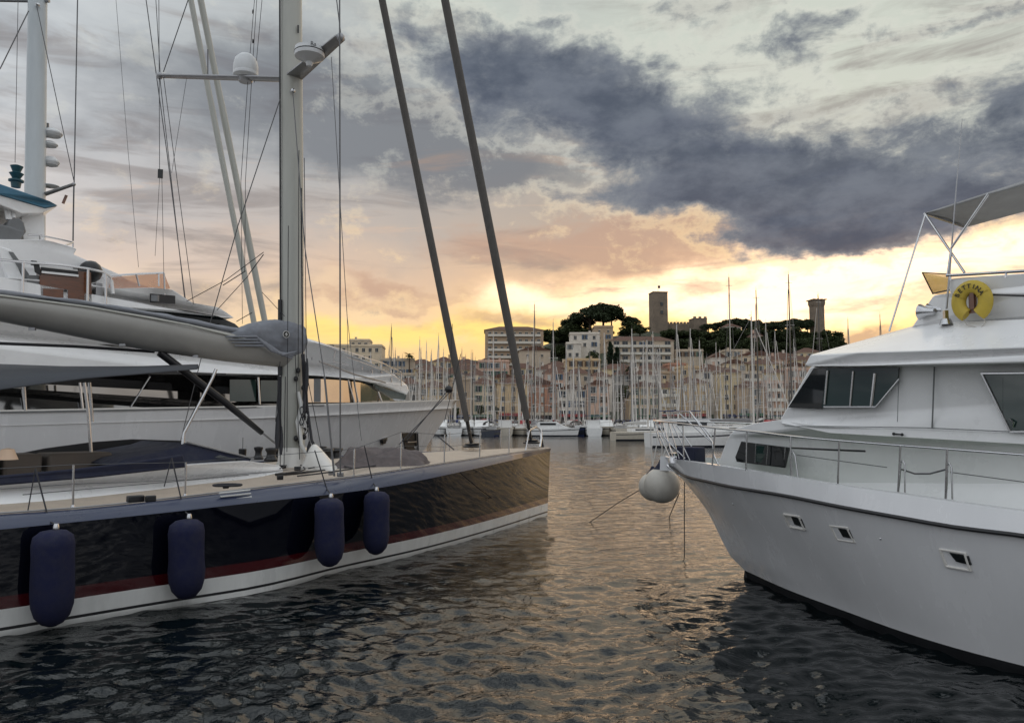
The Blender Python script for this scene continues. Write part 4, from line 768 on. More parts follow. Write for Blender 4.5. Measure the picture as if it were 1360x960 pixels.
# portholes with raised frames
for i, (pts, inn_) in enumerate(((((1041, 681), (1063, 684), (1071, 703), (1049, 699)), ((1053, 686), (1065, 689), (1069, 699), (1057, 695))), (((1103, 696), (1127, 699), (1138, 720), (1113, 716)), ((1116, 701), (1129, 703), (1134, 713), (1122, 711))), (((1248, 727), (1284, 733), (1292, 758), (1257, 752)), ((1264, 734), (1286, 738), (1290, 748), (1272, 744))))):
    P4 = [hullp(*q) for q in pts]; c = sum(P4) / 4; nv = np.cross(P4[1] - P4[0], P4[3] - P4[0]); nv /= np.linalg.norm(nv); nv = nv if nv @ nr_ > 0 else -nv
    rim_, rin, dee = [], [], []
    m = MB(); o1 = [q + nv * .035 for q in P4]; i1 = [c + (q - c) * .82 + nv * .035 for q in P4]; i2 = [c + (q - c) * .80 - nv * .002 for q in P4]; o0 = [q - nv * .02 for q in P4]
    for A_, B_ in ((o0, o1), (o1, i1), (i1, i2)):
        m.add(A_ + B_, [(j, (j + 1) % 4, (j + 1) % 4 + 4, j + 4) for j in range(4)])
    m.add([c + (q - c) * .80 + nv * .006 for q in P4], [(0, 1, 2, 3)]); po = m.build('porthole', 'gel2', rb, bevel=.006)
    G = [hullp(*q) for q in inn_]; gc = sum(G) / 4; G = [gc + (q - gc) * 1.12 for q in G]; m = MB(); G = [q - nv * ((q - c) @ nv) for q in G]; m.add([q + nv * .03 for q in G] + [q - nv * .03 for q in G], [(0, 1, 2, 3), (7, 6, 5, 4), (0, 4, 5, 1), (1, 5, 6, 2), (2, 6, 7, 3), (3, 7, 4, 0)]); m.build('porthole_glass', 'glass', po)
for (u, v) in ((974, 669), (1170, 715), (1053, 749)):
    m = MB(); m.sph(hullp(u, v), .022 if u != 1053 else .014, 8); m.build('drain_fitting', 'chrome', rb)
# cabin trunk and pilothouse side (one flat side) as blocks
pS = 1.75; t_p = lambda u: 1.2 if u < 960 else (1.45 if u < 1010 else (1.6 if u < 1060 else 1.75))
def blk(name, pts, m_, par=rb, bevel=.03, ang=30): mm = MB(); Rb.block(mm, pts); return mm.build(name, m_, par, bevel=bevel, ang=ang)
def pan(name, pts, p, th, m_, par=rb, bevel=.004): mm = MB(); Rb.slab(mm, [(q[0], q[1], q[2] if len(q) > 2 else p) for q in pts], th); return mm.build(name, m_, par, bevel=bevel)
ct = blk('cabin_trunk', [(955, 640, 1.2), (953, 616, 1.2), (966, 580, 1.3), (976, 569, 1.35), (1000, 562, 1.45), (1041, 557, 1.6), (1100, 566, 1.77), (1600, 600, 1.77, 12.6), (1600, 860, 1.77, 12.6), (1060, 690, 1.75)], 'gel')
ph = blk('pilothouse', [(1036, 562, 1.62), (1037, 555, 1.62), (1076, 487, 1.7), (1360, 482, 1.75), (1700, 470, 1.75, 12.6), (1700, 640, 1.75, 12.6), (1360, 590, 1.75), (1100, 575, 1.75)], 'gel', bevel=.02)
m = MB(); m.tube([Rb.pick(1042, 566, 1.66), Rb.pick(1100, 566, 1.78), Rb.pick(1230, 568, 1.785), Rb.pick(1360, 574, 1.785)], .006, 5); m.build('panel_crease', 'grey', ph)
m = MB(); m.tube([Rb.pick(1241, 487, 1.77), Rb.pick(1238, 568, 1.77)], .012, 6); m.build('door_seam', 'grey', ph); m = MB(); m.tube([Rb.pick(1194, 488, 1.765), Rb.pick(1192, 560, 1.765)], .005, 5); m.build('panel_seam', 'grey', ph)
wsn = pan('windscreen', [(1048, 541, 1.665), (1082, 489, 1.72), (1099, 489, 1.74), (1093, 543, 1.72)], 0, .03, 'glass', ph)
sw = pan('side_window', [(1093, 541, 1.745), (1099, 489, 1.745), (1195, 488, 1.765), (1194, 503, 1.765), (1163, 540, 1.765)], 0, .03, 'glassg', ph)
for (a, b, c_, d_, r) in ((1099, 492, 1095, 537, .014), (1133, 493, 1129, 539, .013), (1162, 496, 1157, 540, .022), (1094, 540, 1163, 540, .012), (1163, 540, 1194, 503, .010)):
    m = MB(); m.tube([Rb.pick(a, b, 1.80), Rb.pick(c_, d_, 1.80)], r, 6); m.build('window_frame', 'chrome', sw)
rw = pan('side_window', [(1304, 496), (1600, 492), (1600, 572), (1342, 572)], 1.765, .03, 'glassg', ph)
for a, b, c_, d_ in ((1304, 496, 1342, 573), (1342, 573, 1600, 572), (1303, 496, 1600, 493)):
    m = MB(); m.tube([Rb.pick(a, b, 1.80), Rb.pick(c_, d_, 1.80)], .018, 6); m.build('window_frame', 'chrome', rw)
m = MB(); m.tube([Rb.pick(1341, 556, 1.82), Rb.pick(1346, 560, 1.84), Rb.pick(1345, 567, 1.82)], .012, 6); m.build('window_latch', 'chrome', rw)
pan('curtain', [(1310, 501), (1332, 501), (1332, 548)], 1.796, .003, 'glassg', rw)
lw = pan('cabin_window', [(978, 607, 1.42), (986, 586, 1.44), (1050, 594, 1.66), (1044, 621, 1.66), (980, 613, 1.42)], 0, .035, 'glass', ct)
for (a, b, c_, d_) in ((1004, 589, 1003, 614), (1020, 591, 1018, 617), (1043, 594, 1041, 620)):
    m = MB(); p1 = 1.42 + (a - 978) / 72 * .24 + .04; m.tube([Rb.pick(a, b, p1), Rb.pick(c_, d_, p1)], .008, 6); m.build('window_frame', 'chrome', lw)
pan('window_pane', [(1005, 591, 1.55), (1018, 592, 1.58), (1017, 615, 1.58), (1004, 613, 1.55)], 0, .012, 'glassg', lw)
m = MB(); m.tube([Rb.pick(1187, 576, 1.79), Rb.pick(1198, 577, 1.79)], .012, 8); m.sph(Rb.pick(1187, 576, 1.79), .024, 8); m.sph(Rb.pick(1198, 577, 1.79), .024, 8); m.build('deck_cleat', 'black', ct)
# roof brow
rf = blk('roof_brow', [(1068, 486, 1.95), (1076, 471, 1.95), (1140, 468, 2.12), (1360, 461, 2.15), (1700, 448, 2.15, 12.6), (1700, 474, 2.15, 12.6), (1360, 482, 2.15), (1140, 486, 2.12)], 'gel', bevel=.02)
# sloping roof up to the flybridge
def ring(pts): return [Rb.pick(*q) for q in pts]
m = MB(); lo_ = ring([(1077, 471, 1.92), (1140, 468, 2.09), (1250, 464.5, 2.11), (1360, 461, 2.12), (1700, 448, 2.12, 12.6)]); up_ = ring([(1196, 438, .9), (1209, 434, 1.15), (1262, 428, 1.38), (1360, 424, 1.42), (1700, 415, 1.42, 12.6)]); md_ = ring([(1120, 459, 1.4), (1175, 451, 1.6), (1255, 446, 1.74), (1360, 443, 1.77), (1700, 432, 1.77, 12.6)])
both(Rb, m, [lo_, md_, up_], [0, 0]); m.grid([up_, [Rb.mir(q) for q in up_]]); m.add([lo_[0], md_[0], up_[0], Rb.mir(up_[0]), Rb.mir(md_[0]), Rb.mir(lo_[0])], [(0, 1, 2, 3, 4, 5)]); m.build('roof_slope', 'gel', rb, ang=22)
fb = blk('flybridge', [(1196, 444, 1.0), (1211, 433, 1.2), (1239, 392, 1.25), (1262, 389, 1.35), (1360, 392, 1.4), (1700, 394, 1.4, 12.6), (1700, 440, 1.4, 12.6), (1300, 446, 1.4)], 'gel')
fc = blk('flybridge_coaming', [(1262, 391, 1.38), (1258, 371, 1.38), (1275, 369, 1.42), (1360, 363, 1.44), (1700, 345, 1.44, 12.6), (1700, 391, 1.44, 12.6), (1360, 391, 1.44), (1318, 390.5, 1.42)], 'gel', bevel=.02)
m = MB(); m.tube([Rb.pick(1318, 391.5, 1.46), Rb.pick(1360, 393, 1.46), Rb.pick(1600, 398, 1.46)], .012, 6); m.build('coaming_seam', 'black', fc)
fs = MB(); Q = [Rb.pick(1225, 362, 1.15), Rb.pick(1239, 390, 1.2), Rb.pick(1266, 384, 1.37), Rb.pick(1257, 364, 1.35)]; fs.add(Q + [Rb.mir(q) for q in Q], [(0, 1, 2, 3), (0, 4, 5, 1), (7, 6, 5, 4)]); fs.build('flybridge_screen', 'screen', rb, merge=False, solid=.008)
m = MB(); m.tube([Q[0], Q[1], Q[2]], .012, 6); m.tube([Q[0], Q[3]], .008, 6); m.build('screen_frame', 'black', rb)
m = MB(); m.tube([Rb.pick(1257, 366, 1.42), Rb.pick(1285, 364.5, 1.42), Rb.pick(1360, 360, 1.42), Rb.pick(1600, 348, 1.42)], .022, 8); m.build('flybridge_rail', 'chrome', rb)
for u in (1262, 1336): m = MB(); m.tube([Rb.pick(u, 365.5 - (u - 1262) * .05, 1.42), Rb.pick(u, 373 - (u - 1262) * .05, 1.42)], .018, 6); m.build('rail_post', 'chrome', rb)
# bimini
m = MB(); rws = []
for (u, v, p) in ((1228, 283.5, 1.25), (1270, 270, 1.3), (1313, 256, 1.35), (1360, 241, 1.4), (1500, 228, 1.4)):
    a = Rb.pick(u, v, p); b = a - nr_ * (p + .1); sag = .0 if u < 1300 else .0; rws.append([a * (1 - k / 6) + b * k / 6 + np.array([0, 0, .16 * math.sin(math.pi * k / 6) * min(1, .15 + (u - 1228) / 130)]) for k in range(7)])
m.grid(rws); bim = m.build('bimini_canopy', 'canopy', rb, merge=False, solid=.015)
m = MB(); a = [r[0] for r in rws]; b = []
for q, dz in zip(a, (.0, .03, .03, .05, .05)): r2 = q.copy(); r2[2] -= dz; b.append(r2)
m.grid([a, b]); m.build('canopy_valance', 'canopy', bim, merge=False, solid=.01)
for (a, b, c_, d_, r, p1, p2) in ((1229, 285, 1281, 362, .018, 1.25, 1.42), (1313, 257, 1263, 330, .018, 1.34, 1.4), (1229, 285, 1181, 440, .014, 1.25, 1.9), (1263, 330, 1258, 366, .014, 1.4, 1.42)):
    m = MB(); m.tube([Rb.pick(a, b, p1), Rb.pick(c_, d_, p2)], r, 8); m.build('bimini_strut', 'chrome', bim)
m = MB(); m.tube([Rb.pick(1228, 284, 1.25), Rb.pick(1228, 284, 1.25) - nr_ * 1.34], .02, 6); m.build('bimini_bow', 'chrome', bim)
for dp in (0, 1.4):
    a = Rb.pick(1490, 229.5, 1.38) - nr_ * dp; m = MB(); m.tube([a, a + np.array([0, 0, -1.5])], .018, 8); m.build('bimini_strut', 'chrome', bim)
m = MB(); m.tube([Rb.pick(1278, 158, 1.2), Rb.pick(1270, 250, 1.3), Rb.pick(1261, 366, 1.42), Rb.pick(1257, 410, 1.5)], [.005, .009, .014, .016], 6); m.build('whip_antenna', 'alu', rb)
m = MB(); q = Rb.pick(1256, 418, 1.48); m.box(q, (.05, .06, .12)); m.lathe(q - np.array([0, 0, .14]), [(.09, 0), (.06, .08)], 10); m.build('antenna_base', 'chrome', rb)
m = MB(); q = Rb.pick(1231, 414, 1.3); m.lathe(q, [(.05, -.12), (.07, 0), (.11, .08), (.12, .10)], 12, axis=(-.5, .85, .1)); m.lathe(q + np.array([.12, 0, .02]), [(.05, -.12), (.07, 0), (.10, .08), (.11, .10)], 12, axis=(-.5, .85, .1)); m.build('horn', 'chrome', rb)
# guard rail round the bow
top = [(868, 558.5, .0), (880, 560, .5), (905, 562.5, 1.0), (948, 568, 1.5), (1000, 573, 1.85), (1049, 579, 2.15), (1115, 585, 2.32), (1195, 591.5, 2.42), (1262, 596.5, 2.48), (1360, 604, 2.5), (1600, 622, 2.5)]
tp = [Rb.pick(*q) for q in top]; m = MB(); m.tube(spline(tp, 50), .016, 8); m.tube(spline([Rb.mir(q) for q in tp], 50), .016, 8); gr = m.build('guard_rail', 'chrome', rb)
m = MB(); m.tube([Rb.pick(1050, 594.5, 2.15), Rb.pick(1100, 597, 2.3), Rb.pick(1149, 599, 2.38)], .014, 6); m.build('boat_hook', 'black', rb)
m = MB(); m.tube([Rb.pick(1058, 604, 2.2), Rb.pick(1115, 612, 2.32), Rb.pick(1178, 620.5, 2.4)], .006, 5); m.tube([Rb.pick(1194, 622, 2.42), Rb.pick(1215, 629, 2.43), Rb.pick(1235, 629, 2.44), Rb.pick(1257, 623, 2.46)], .011, 6); m.tube([Rb.pick(1262, 627, 2.48), Rb.pick(1360, 640, 2.5)], .006, 5); m.build('guard_wire', 'wire', gr)
for (u, vt, ub, vb, p) in ((950, 568, 946, 617, 1.42), (992, 573, 991, 624, 1.83), (1050, 580, 1051, 631, 2.18), (1115, 585, 1113, 641, 2.36), (1196, 592, 1193, 652, 2.46), (1258, 596, 1256, 661, 2.52)):
    m = MB(); m.tube([Rb.pick(u, vt, p), Rb.pick(ub, vb + 1, p)], .015, 8); m.build('stanchion', 'chrome', gr)
    if u > 1040 and u != 1115: m = MB(); m.tube([Rb.pick(ub + .5, vb, p), Rb.pick(u + 1, vt + 22, p), Rb.pick(u + 3, vt + 19, p), Rb.pick(u + 6, vt + 25, p), Rb.pick(ub + 9, vb + 2, p)], .011, 6); m.build('stanchion_brace', 'chrome', gr)
for (a, b, c_, d_, p) in ((868, 559, 889, 606, .15), (872, 559, 897, 608, .3), (880, 560, 893, 607, .5), (888, 562, 902, 609, .7), (876, 575, 910, 609, .6), (893, 563, 916, 611, .8), (907, 563, 908, 612, 1.0), (900, 547, 946, 588, .9), (916, 547, 945, 580, 1.2), (899, 565, 926, 604, .2), (878, 592, 868, 559, .1)):
    m = MB(); m.tube([Rb.pick(a, b, p), Rb.pick(c_, d_, p)], .013, 6); m.build('pulpit_tube', 'chrome', gr)
m = MB(); m.tube([Rb.pick(895, 547.5, 1.0), Rb.pick(916, 546.5, 1.2), Rb.pick(946, 587, 1.3), Rb.pick(948, 604, 1.35), Rb.pick(954, 617, 1.4)], .016, 6); m.build('pulpit_hoop', 'chrome', gr); m = MB(); m.tube([Rb.pick(868, 558.5, 0), Rb.pick(880, 557, -.5), Rb.pick(905, 556, -1.0), Rb.pick(960, 557, -1.3)], .012, 6); m.build('pulpit_hoop', 'chrome', gr)
m = MB(); m.lathe(Rb.w(-1.5, .3, shr[0][2] - .1), [(.12, 0), (.1, .1), (.07, .14), (.1, .2), (.02, .22)], 14); m.build('windlass', 'chrome', rb)
m = MB(); m.box(Rb.w(-1.0, .35, shr[0][2] + .08), (.34, .5, .34), .6); m.build('deck_locker', 'navyc', rb, bevel=.03)
m = MB(); a = Rb.pick(893, 618, 0); m.tube([a + np.array([*(-Rb.a * .25), .1]), a + np.array([*(-Rb.a * .1), -.02]), a + np.array([*(Rb.a * .3), -.25])], [.03, .04, .03], 8); m.build('bow_roller', 'chrome', rb)

# horseshoe buoy on the flybridge front
hc = Rb.pick(1291, 401, 1.55); k = hc[1] / F; hb = thing('horseshoe_buoy', 'yellow horseshoe life buoy hung on the flybridge side of the white cruiser', 'life buoy', tuple(hc + np.array([0, 0, -26 * k])))
xa = np.array([*Rb.a, 0]); za = np.array([0, 0, 1.]); Rr = 16.5 * k; pts = []
for an in np.linspace(-62, 242, 26): pts.append(hc + xa * math.cos(math.radians(an)) * Rr * 1.02 + za * (math.sin(math.radians(an)) * Rr * 1.2 + .5 * k))
m = MB(); m.tube(pts, [(.075, 9.2 * k)] * len(pts), 14, flat=tuple(nr_)); m.build('float', 'yellow', hb, ang=60)
for i, an in enumerate((28, 152, 70)):
    m = MB(); o_ = hc + xa * math.cos(math.radians(an)) * Rr * 1.02 + za * math.sin(math.radians(an)) * Rr * 1.2
    d_ = xa * math.cos(math.radians(an)) + za * math.sin(math.radians(an)); m.tube([o_ - d_ * 9 * k + nr_ * .0, o_ - d_ * 7 * k + nr_ * .07, o_ + d_ * 7 * k + nr_ * .07, o_ + d_ * 9 * k], .006, 6)
    if i < 2: m.build('strap', 'yellow', hb)
m = MB(); m.box(hc + np.array([0, 0, 1 * k]) + xa * 1 * k, (.06, .05, 22 * k), .6); m.box(hc - nr_ * .02, (9 * k, .03, 30 * k), math.atan2(Rb.a[1], Rb.a[0])); m.build('throw_line', 'wood', hb)
m = MB(); m.tube([hc + xa * 12 * k - za * 20 * k, hc + xa * 16 * k - za * 30 * k, hc + xa * 8 * k - za * 36 * k, hc - xa * 8 * k - za * 30 * k, hc - xa * 12 * k - za * 20 * k], .006, 6); m.build('cord', 'ball', hb)
for i, ch in enumerate('BETTINA'):
    an = math.radians(152 - i * 20.5); lt = text_mesh(ch, .09); lt.materials.append(MT['black']); lo = bpy.data.objects.new('letter', lt); C.objects.link(lo); lo.parent = hb
    p_ = hc + xa * math.cos(an) * Rr * 1.02 + za * (math.sin(an) * Rr * 1.2 + .5 * k) + nr_ * .080
    X_ = Vector(xa) * math.sin(an) - Vector(za) * math.cos(an); Z_ = Vector(nr_); Y_ = Z_.cross(X_); X_ = Vector(xa) * math.cos(an - math.pi / 2) + Vector(za) * math.sin(an - math.pi / 2)
    Y_ = Z_.cross(X_); Mx = Matrix((X_, Y_, Z_)).transposed().to_4x4(); Mx.translation = Vector(p_) - hb.location; lo.matrix_local = Mx
# ball fenders at the bow
for (u, v, d, r, tx, ty, lb) in ((879, 644, 17.2, 23.5, 883, 588, 'off-white ball fender hanging closest to the camera below the cruiser bow'), (867, 646, 17.8, 18.5, 868, 588, 'off-white ball fender half hidden behind the larger ball fender')):
    c = atD(u, v, d); k = d / F; R0 = r * k; t = thing('ball_fender', lb, 'fender', (c[0], c[1], c[2] - R0), 0, 'ball fenders hanging from the bow of the white cruiser')
    m = MB(); m.lathe((0, 0, R0), [(R0 * math.sin(a), -R0 * math.cos(a)) for a in np.linspace(.05, 2.75, 22)], 32); m.build('body', 'ball', t, local=True, ang=60)
    m = MB(); m.lathe((0, 0, R0), [(R0 * .48, R0 * .9), (R0 * .34, R0 * 1.0), (R0 * .2, R0 * 1.2), (R0 * .12, R0 * 1.38), (R0 * .05, R0 * 1.45)], 20); m.build('neck', 'navyc', t, local=True)
    for dx in (-.04, .05): m = MB(); m.tube([np.array(c) + np.array([0, 0, R0 * 1.4]), atD(tx + dx * 90, ty, d - .1), atD(tx + dx * 90, 562, d - .1)], .012, 6); m.build('rope', 'white', t)
# mooring lines
for pts, lb in (([(902, 655, 17.), (889, 686, 24.25)], 'short dark mooring line running from the cruiser bow into the water'), ([(857, 646, 18), (820, 668, 20.7), (785, 692, 23.3)], 'long dark mooring line slanting left from the ball fenders into the water'), ([(909, 640, 17.6), (909, 735, 17.6)], 'thin vertical line hanging from the cruiser bow into the water')):
    m = MB(); P3 = [atD(*q) for q in pts]
    if P3[-1][2] > 0: e = P3[-1] - P3[-2]; P3.append(P3[-1] + e * (P3[-1][2] + .1) / max(.1, -e[2]))
    m.tube(P3, .011, 6); solo(m, 'mooring_line', 'rope', lb, 'mooring line', 'mooring lines at the cruiser bow', base=P3[-1])

# ================================================================== old town, hill and marina
RU = [(-200, 470), (380, 470), (430, 464), (520, 478), (640, 480), (700, 468), (735, 455), (765, 449), (860, 441), (950, 446), (1085, 450), (1112, 464), (1150, 466), (1300, 474), (1900, 490)]
def ridge(u): v = np.interp(u, [a for a, _ in RU], [b for _, b in RU]); return H_EYE + (555 - v) * 400 / F
def terrain(x, y):
    D = y; u = 680 + F * x / max(y, 1); zr = ridge(u); t = min(1, max(0, (D - 238) / (400 - 238))); s = t * t * (3 - 2 * t); z = 1.3 + (zr - 1.3) * (s * .6 + t * .4)
    if D > 410: z -= (D - 410) * .12
    return z
m = MB(); rws = []
for D in [236, 245, 255, 265, 280, 295, 310, 325, 340, 355, 370, 385, 400, 410, 440, 500, 600, 700]:
    rws.append([(F and (u - 680) * D / F, D, terrain((u - 680) * D / F, D) + (.8 * math.sin(u * .05 + D * .1) if 250 < D < 405 else 0)) for u in range(-500, 2200, 18)])
m.grid(rws); MT['earth'] = mat('hillside_scrub', (.04, .05, .025), .95, var=.35, vscale=.2); o = m.build('hill', 'earth', None); struct(o)
MT['stoneq'] = mat('quay_stone', (.26, .24, .21), .85, var=.2, vscale=1.)
m = MB(); m.box((20, 226, .45), (620, 22, 1.7)); o = m.build('quay', 'stoneq', None); struct(o)
m = MB(); m.box((20, 237.5, 1.2), (620, 3, .5)); o = m.build('quayside_pavement', 'stoneq', None); struct(o)
# the near quay the photographer stands on
m = MB(); m.box((0, -9.2, .3), (80, 16, 2.4)); o = m.build('near_quay', 'stoneq', None, bevel=.05); struct(o)

PAL = {'cream': (.62, .51, .37), 'pale ochre': (.54, .40, .24), 'pink': (.55, .37, .28), 'off-white': (.64, .58, .50), 'tan': (.42, .31, .21), 'soft yellow': (.60, .48, .29), 'salmon': (.46, .24, .16), 'beige': (.50, .41, .31), 'grey': (.40, .37, .33)}
WM = {k: mat('plaster_' + k.replace(' ', '_').replace('-', '_'), c, .9, var=.16, vscale=.35) for k, c in PAL.items()}
MT['tile'] = mat('terracotta_tiles', (.105, .05, .032), .9, var=.3, vscale=1.2, stretch=(1, 1, 4)); MT['flat'] = mat('flat_roof', (.15, .12, .1), .9, var=.2)
MT['pane'] = mat('far_window_pane', (.02, .022, .025), .15, var=0); MT['frame'] = mat('window_surround', (.62, .58, .5), .8, var=.05)
SH = {k: mat('shutter_' + k, c, .8, var=.1) for k, c in {'green': (.06, .12, .08), 'brown': (.12, .07, .04), 'blue': (.08, .12, .18), 'grey': (.25, .26, .26), 'white': (.55, .54, .5)}.items()}
def window_mesh(w, h, shut, arch=False, open_=True):
    m = MB(); m.box((0, -.02, h / 2), (w, .1, h), mi=0); m.box((0, -.05, h + .06), (w + .3, .16, .12), mi=1); m.box((0, -.09, -.05), (w + .4, .24, .1), mi=1); m.box((0, -.085, h / 2), (.05, .05, h), mi=1)
    if shut:
        for s in (-1, 1): m.box((s * (w * .74 if open_ else w * .25), -.07, h / 2), (w * .47, .09, h), mi=2)
    return m.mesh('window', ['pane', 'frame', SH[shut or 'white']], merge=False, smooth=False)
WIN = [window_mesh(1.2, 1.9, s) for s in SH] + [window_mesh(1.0, 1.6, 'white', open_=False), window_mesh(1.1, 1.5, None), window_mesh(1.2, 2.1, None), window_mesh(1.0, 1.8, 'grey')]
WBIG = window_mesh(2.2, 2.2, None); WSM = window_mesh(.8, .9, None)
AWN = [mat('awning_' + k, c, .85, var=.15) for k, c in {'red': (.22, .03, .03), 'navy': (.02, .03, .08), 'cream': (.5, .44, .34), 'green': (.03, .09, .05)}.items()]
def house(u0, u1, vt, D, col, label, roof='hip', cols=None, nf=None, dep=9, wk=None, cat='house', group='houses of the old town', yaw=None, name='town_house', wh=1., balc=False):
    x0, x1 = (u0 - 680) * D / F, (u1 - 680) * D / F; cx, w = (x0 + x1) / 2, x1 - x0; zt = atD((u0 + u1) / 2, vt, D)[2]; g = min(terrain(x0, D), terrain(x1, D)) - .6 if D > 237 else 1.2
    rz = random.uniform(-.10, .10) if yaw is None else yaw; t = thing(name, label, cat, (cx, D, g), rz, group); hh = zt - g
    eave = hh - (1.3 if roof in ('hip', 'gable') else .0)
    m = MB(); m.box((0, dep / 2, eave / 2), (w, dep, eave)); m.box((0, dep / 2 - .05, eave - .12), (w + .5, dep + .5, .24))
    if roof == 'flat': m.box((0, .15, eave + .3), (w, .25, .6)); m.box((-w / 2 + .12, dep / 2, eave + .3), (.25, dep, .6)); m.box((w / 2 - .12, dep / 2, eave + .3), (.25, dep, .6))
    m.build('wall', [WM[col]], t, local=True, smooth=False, merge=False)
    m = MB(); ov = .45
    if roof == 'hip':
        r = min(w, dep) * .42; a = [(-w / 2 - ov, -ov, eave), (w / 2 + ov, -ov, eave), (w / 2 + ov, dep + ov, eave), (-w / 2 - ov, dep + ov, eave), (-w / 2 + r, dep / 2, hh + .9), (w / 2 - r, dep / 2, hh + .9)]
        m.add(a, [(0, 1, 5, 4), (1, 2, 5), (2, 3, 4, 5), (3, 0, 4), (3, 2, 1, 0)])
    elif roof == 'gable':
        a = [(-w / 2 - ov, -ov, eave), (w / 2 + ov, -ov, eave), (w / 2 + ov, dep + ov, eave), (-w / 2 - ov, dep + ov, eave), (0, -ov, hh + .6), (0, dep + ov, hh + .6)]; m.add(a, [(0, 4, 5, 3), (4, 1, 2, 5), (0, 1, 4), (2, 3, 5), (3, 2, 1, 0)])
    else: m.box((0, dep / 2, eave + .16), (w - .3, dep - .3, .3))
    ro = m.build('roof', 'tile' if roof != 'flat' else 'flat', t, local=True, smooth=False, merge=False)
    if random.random() < .6:
        m = MB(); xx = random.uniform(-w * .3, w * .3); m.box((xx, dep * .4, hh + .6), (.8, .7, 1.8)); m.box((xx, dep * .4, hh + 1.55), (1., .9, .15)); m.build('chimney', [WM[col]], ro, local=True, smooth=False, merge=False)
    fl = 3.0 * wh; n = nf or max(1, int((eave - 1.2) / fl)); c = cols or max(1, int(w / 2.7)); me = random.choice(WIN) if wk is None else wk
    for i in range(n):
        for j in range(c):
            if random.random() < .06: continue
            z = eave - fl * (i + 1) + .55
            if z < .4: continue
            o = bpy.data.objects.new('window', me if random.random() < .85 else random.choice(WIN)); C.objects.link(o); o.parent = t; o.location = ((j + .5 - c / 2) * w / c * .94, -.04, z); 
        if balc and eave - fl * (i + 1) > .5:
            m = MB(); m.box((0, -.5, eave - fl * (i + 1) + .3), (w * .9, 1.1, .18)); m.box((0, -1.0, eave - fl * (i + 1) + .8), (w * .9, .06, .8)); m.build('balcony', 'frame', t, local=True, smooth=False, merge=False)
    if D < 250:
        m = MB()
        for j in range(max(2, int(w / 3))): m.box(((j + .5 - max(2, int(w / 3)) / 2) * w / max(2, int(w / 3)), -.05, 1.3), (w / max(2, int(w / 3)) * .72, .3, 2.5))
        m.build('shopfront', 'pane', t, local=True, smooth=False, merge=False); m = MB(); m.add([(-w * .46, 0, 3.4), (w * .46, 0, 3.4), (w * .46, -1.8, 2.7), (-w * .46, -1.8, 2.7), (-w * .46, 0, 3.2), (w * .46, 0, 3.2), (w * .46, -1.8, 2.45), (-w * .46, -1.8, 2.45)], [(0, 3, 2, 1), (4, 5, 6, 7), (0, 1, 5, 4), (3, 7, 6, 2), (0, 4, 7, 3), (1, 2, 6, 5)])
        m.build('awning', random.choice(AWN), t, local=True, smooth=False, merge=False)
    return t
hotel = house
# landmarks
house(644, 722, 434, 318, 'tan', 'big tan block of flats with balconies, highest building left of the dark pines', 'hip', 9, 5, 14, WIN[6], 'apartment block', balc=True, yaw=.03, name='apartment_block')
house(690, 731, 461, 300, 'beige', 'plain beige gabled house just below the big tan block of flats', 'gable', 2, 2, 12, WSM, yaw=.04)
house(757, 797, 443, 322, 'off-white', 'white cube-like house with small dark windows under the umbrella pines', 'flat', 3, 3, 10, WIN[6], yaw=-.05)
house(752, 772, 456, 316, 'off-white', 'low white annexe on the left side of the white cube-like house', 'flat', 2, 2, 8, WIN[6], yaw=-.05)
house(811, 896, 448, 312, 'beige', 'long arcaded building with rows of balconies below the square tower', 'hip', 7, 4, 11, WBIG, 'hotel', balc=True, yaw=.02, name='hotel')
house(790, 815, 434, 345, 'tan', 'brown stone building in shade directly below the umbrella pine crowns', 'flat', 2, 3, 10, WSM, yaw=0)
house(432, 506, 459, 300, 'cream', 'wide cream flats with flat roof, far left above the superyacht rails', 'flat', 8, 3, 12, WIN[6], 'apartment block', yaw=.05, name='apartment_block')
house(463, 490, 452, 306, 'cream', 'small cream penthouse storey behind the wide flat-roofed flats', 'flat', 3, 1, 8, WIN[6], yaw=.05)
house(958, 984, 489, 240, 'soft yellow', 'tall narrow pale house with hipped roof rising above the quayside roofs, right of centre', 'hip', 2, 5, 9, WIN[6], yaw=0)
house(945, 966, 470, 290, 'off-white', 'small white church-like house with pointed gable halfway up the hill', 'gable', 1, 2, 9, WSM, yaw=0)
house(985, 1016, 468, 300, 'cream', 'pale gabled house under the dark hill trees, right of the little white gable', 'gable', 3, 2, 9, WIN[6], yaw=.05)
house(1016, 1056, 473, 305, 'pink', 'pink house with long tiled roof below the trees, right of centre', 'hip', 4, 2, 9, WIN[5])
house(1054, 1110, 474, 300, 'soft yellow', 'long pale yellow house touching the cruiser roof corner, under the hill trees', 'hip', 5, 2, 10, WIN[6])
house(962, 986, 431, 375, 'off-white', 'low white villa roof among the dark hilltop pines, left one', 'hip', 3, 1, 8, WIN[6])
house(1040, 1066, 438, 372, 'beige', 'low beige villa among the dark hilltop pines, right one', 'hip', 3, 1, 8, WIN[6])
house(1000, 1014, 442, 350, 'pink', 'small pink villa in the middle of the dark hill wood', 'gable', 2, 1, 8, WIN[6])
house(888, 912, 484, 282, 'salmon', 'salmon red house among tan neighbours, below the right end of the arcaded building', 'flat', 2, 2, 9, WIN[5])
